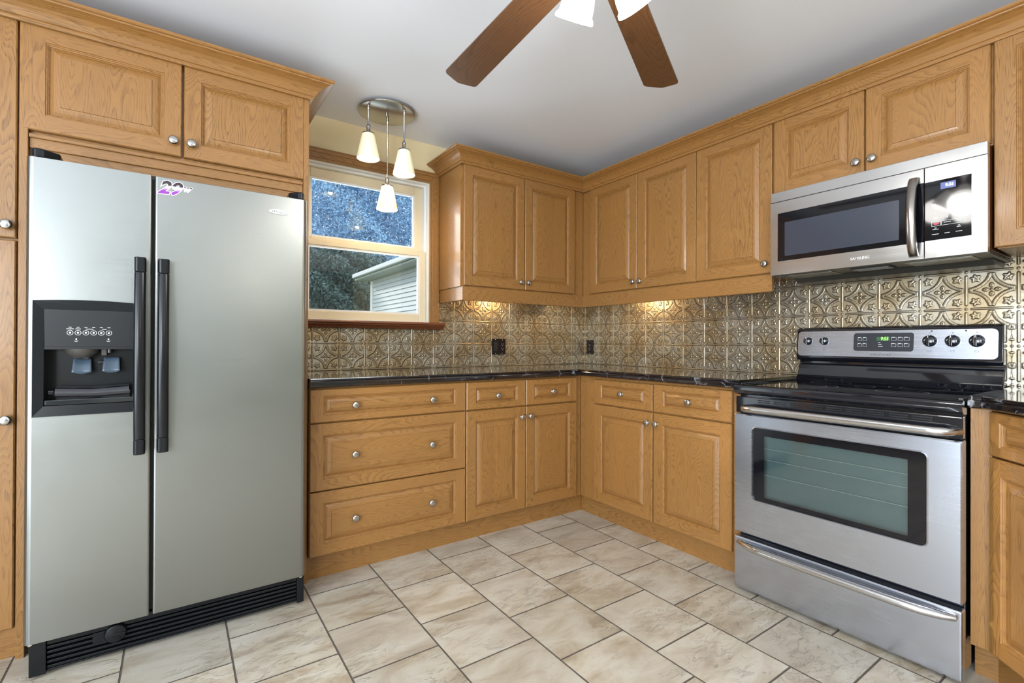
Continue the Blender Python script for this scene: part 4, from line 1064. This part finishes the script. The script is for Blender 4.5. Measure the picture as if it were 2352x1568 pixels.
dl = thing('dining_pendant_lamp', (-1.9, -5.0, ZC), 'small globe pendant lamp in the dining area behind the kitchen', 'lamp')
mb = MB(WORLD); mb.lathe([(.06, ZC-.001), (.06, ZC-.02), (.006, ZC-.03), (.006, 2.10)], (-1.9, -5.0, 0), n=20); mb.build('stem', NICKEL, dl)
mb = MB(WORLD); mb.lathe([(.02, 2.115)]+[(.09*math.sin(R(a_)), 2.03+.09*math.cos(R(a_))) for a_ in range(20, 180, 16)]+[(.0001, 1.94)], (-1.9, -5.0, 0), n=28); mb.build('globe_shade', SHADEW, dl)
light('dining_bulb_light', 'POINT', (-1.9, -5.0, 1.88), 22, (1, .95, .86), radius=.08)

# ------------------------------------------------------------------ outside
GR = mat('lawn_grass', (.10, .16, .06), .9)
mb = MB(WORLD); mb.box(-30, 30, .3, 45, -.6, -.5); struct(mb.build('ground', GR))
hs = thing('neighbouring_house', (4, 8, -.5), 'pale grey clapboard house seen through the lower window pane', 'house')
SID = mat('pale_clapboard', (.44, .465, .50), .7); SOF = mat('grey_soffit', (.33, .37, .38), .7)
mb = MB(WORLD); z = -.5
while z < 2.70:
    z2 = min(z+.105, 2.74)
    for (p0, p1) in (((1.6, 4.5), (1.6, 9.91)), ):
        mb.face([(1.575, 4.5, z), (1.575, 9.91, z), (1.6, 9.91, z2), (1.6, 4.5, z2)]); mb.face([(1.6, 4.5, z), (1.6, 9.91, z), (1.575, 9.91, z), (1.575, 4.5, z)])
    z = z2
mb.box(1.605, 8, 4.5, 9.91, -.5, 2.74); mb.build('clapboard_wall', SID, hs)
mb = MB(WORLD); mb.box(1.55, 1.615, 9.83, 9.93, -.5, 2.72); mb.build('corner_board', TRIMWH, hs)
mb = MB(WORLD); mb.box(1.22, 1.62, 4.3, 10.2, 2.74, 2.78); mb.build('soffit', SOF, hs)
mb = MB(WORLD); mb.box(1.14, 1.24, 4.3, 10.2, 2.79, 2.90); mb.build('gutter', SID, hs, .02)
mb = MB(WORLD); mb.prism([(1.20, 2.80), (4.6, 4.1), (8.0, 2.80)], 4.3, 10.2, axis=1); mb.build('roof', mat('dark_shingle', (.08, .085, .09), .9), hs)
rng = np.random.default_rng(3)
def tree(name, loc, label, shape, nleaf, leafsize, col, gaps=0.0):
    t = thing(name, loc, label, 'tree')
    mb = MB(WORLD); H = shape[0]
    mb.lathe([(.22, 0), (.16, H*.4), (.07, H*.9)], loc, n=10); mb.build('trunk', bpy.data.materials.get('bark') or mat('bark', (.07, .05, .035), .9), t)
    th = rng.uniform(0, 2*np.pi, nleaf); hh = rng.uniform(0, 1, nleaf)**.9
    rad = shape[1]*(1-hh*shape[2])*np.sqrt(rng.uniform(0, 1, nleaf)); 
    rad *= 1+.18*np.sin(9*th+hh*25)
    P_ = np.stack([loc[0]+rad*np.cos(th), loc[1]+rad*np.sin(th), loc[2]+shape[3]+hh*(H-shape[3])], -1)
    a = rng.normal(size=(nleaf, 3)); a /= np.linalg.norm(a, axis=1)[:, None]; b = np.cross(a, rng.normal(size=(nleaf, 3))); b /= np.linalg.norm(b, axis=1)[:, None]
    s = leafsize*rng.uniform(.6, 1.3, (nleaf, 1))
    V = np.stack([P_-a*s, P_-b*s*.4, P_+a*s, P_+b*s*.4], 1).reshape(-1, 3)
    me = bpy.data.meshes.new('foliage'); me.from_pydata(V.tolist(), [], np.arange(nleaf*4).reshape(-1, 4).tolist())
    m = mat(name+'_leaf', col, .7); me.materials.append(m)
    o = bpy.data.objects.new('foliage', me); COL.objects.link(o); o.parent = t; o.location = (-loc[0], -loc[1], -loc[2]); o['_o'] = (0., 0., 0.)
tree('spruce_tree', (6.0, 25.0, -.5), 'tall blue-grey spruce filling the upper window pane', (15, 6.2, .45, .2), 150000, .090, (.24, .42, .62))
tree('garden_tree', (1.3, 14.3, -.5), 'dark green bushy tree behind the lower window pane, left of the house', (4.6, 2.3, .15, .2), 60000, .075, (.085, .135, .125))

for o in bpy.data.objects:
    if '_o' in o: del o['_o']
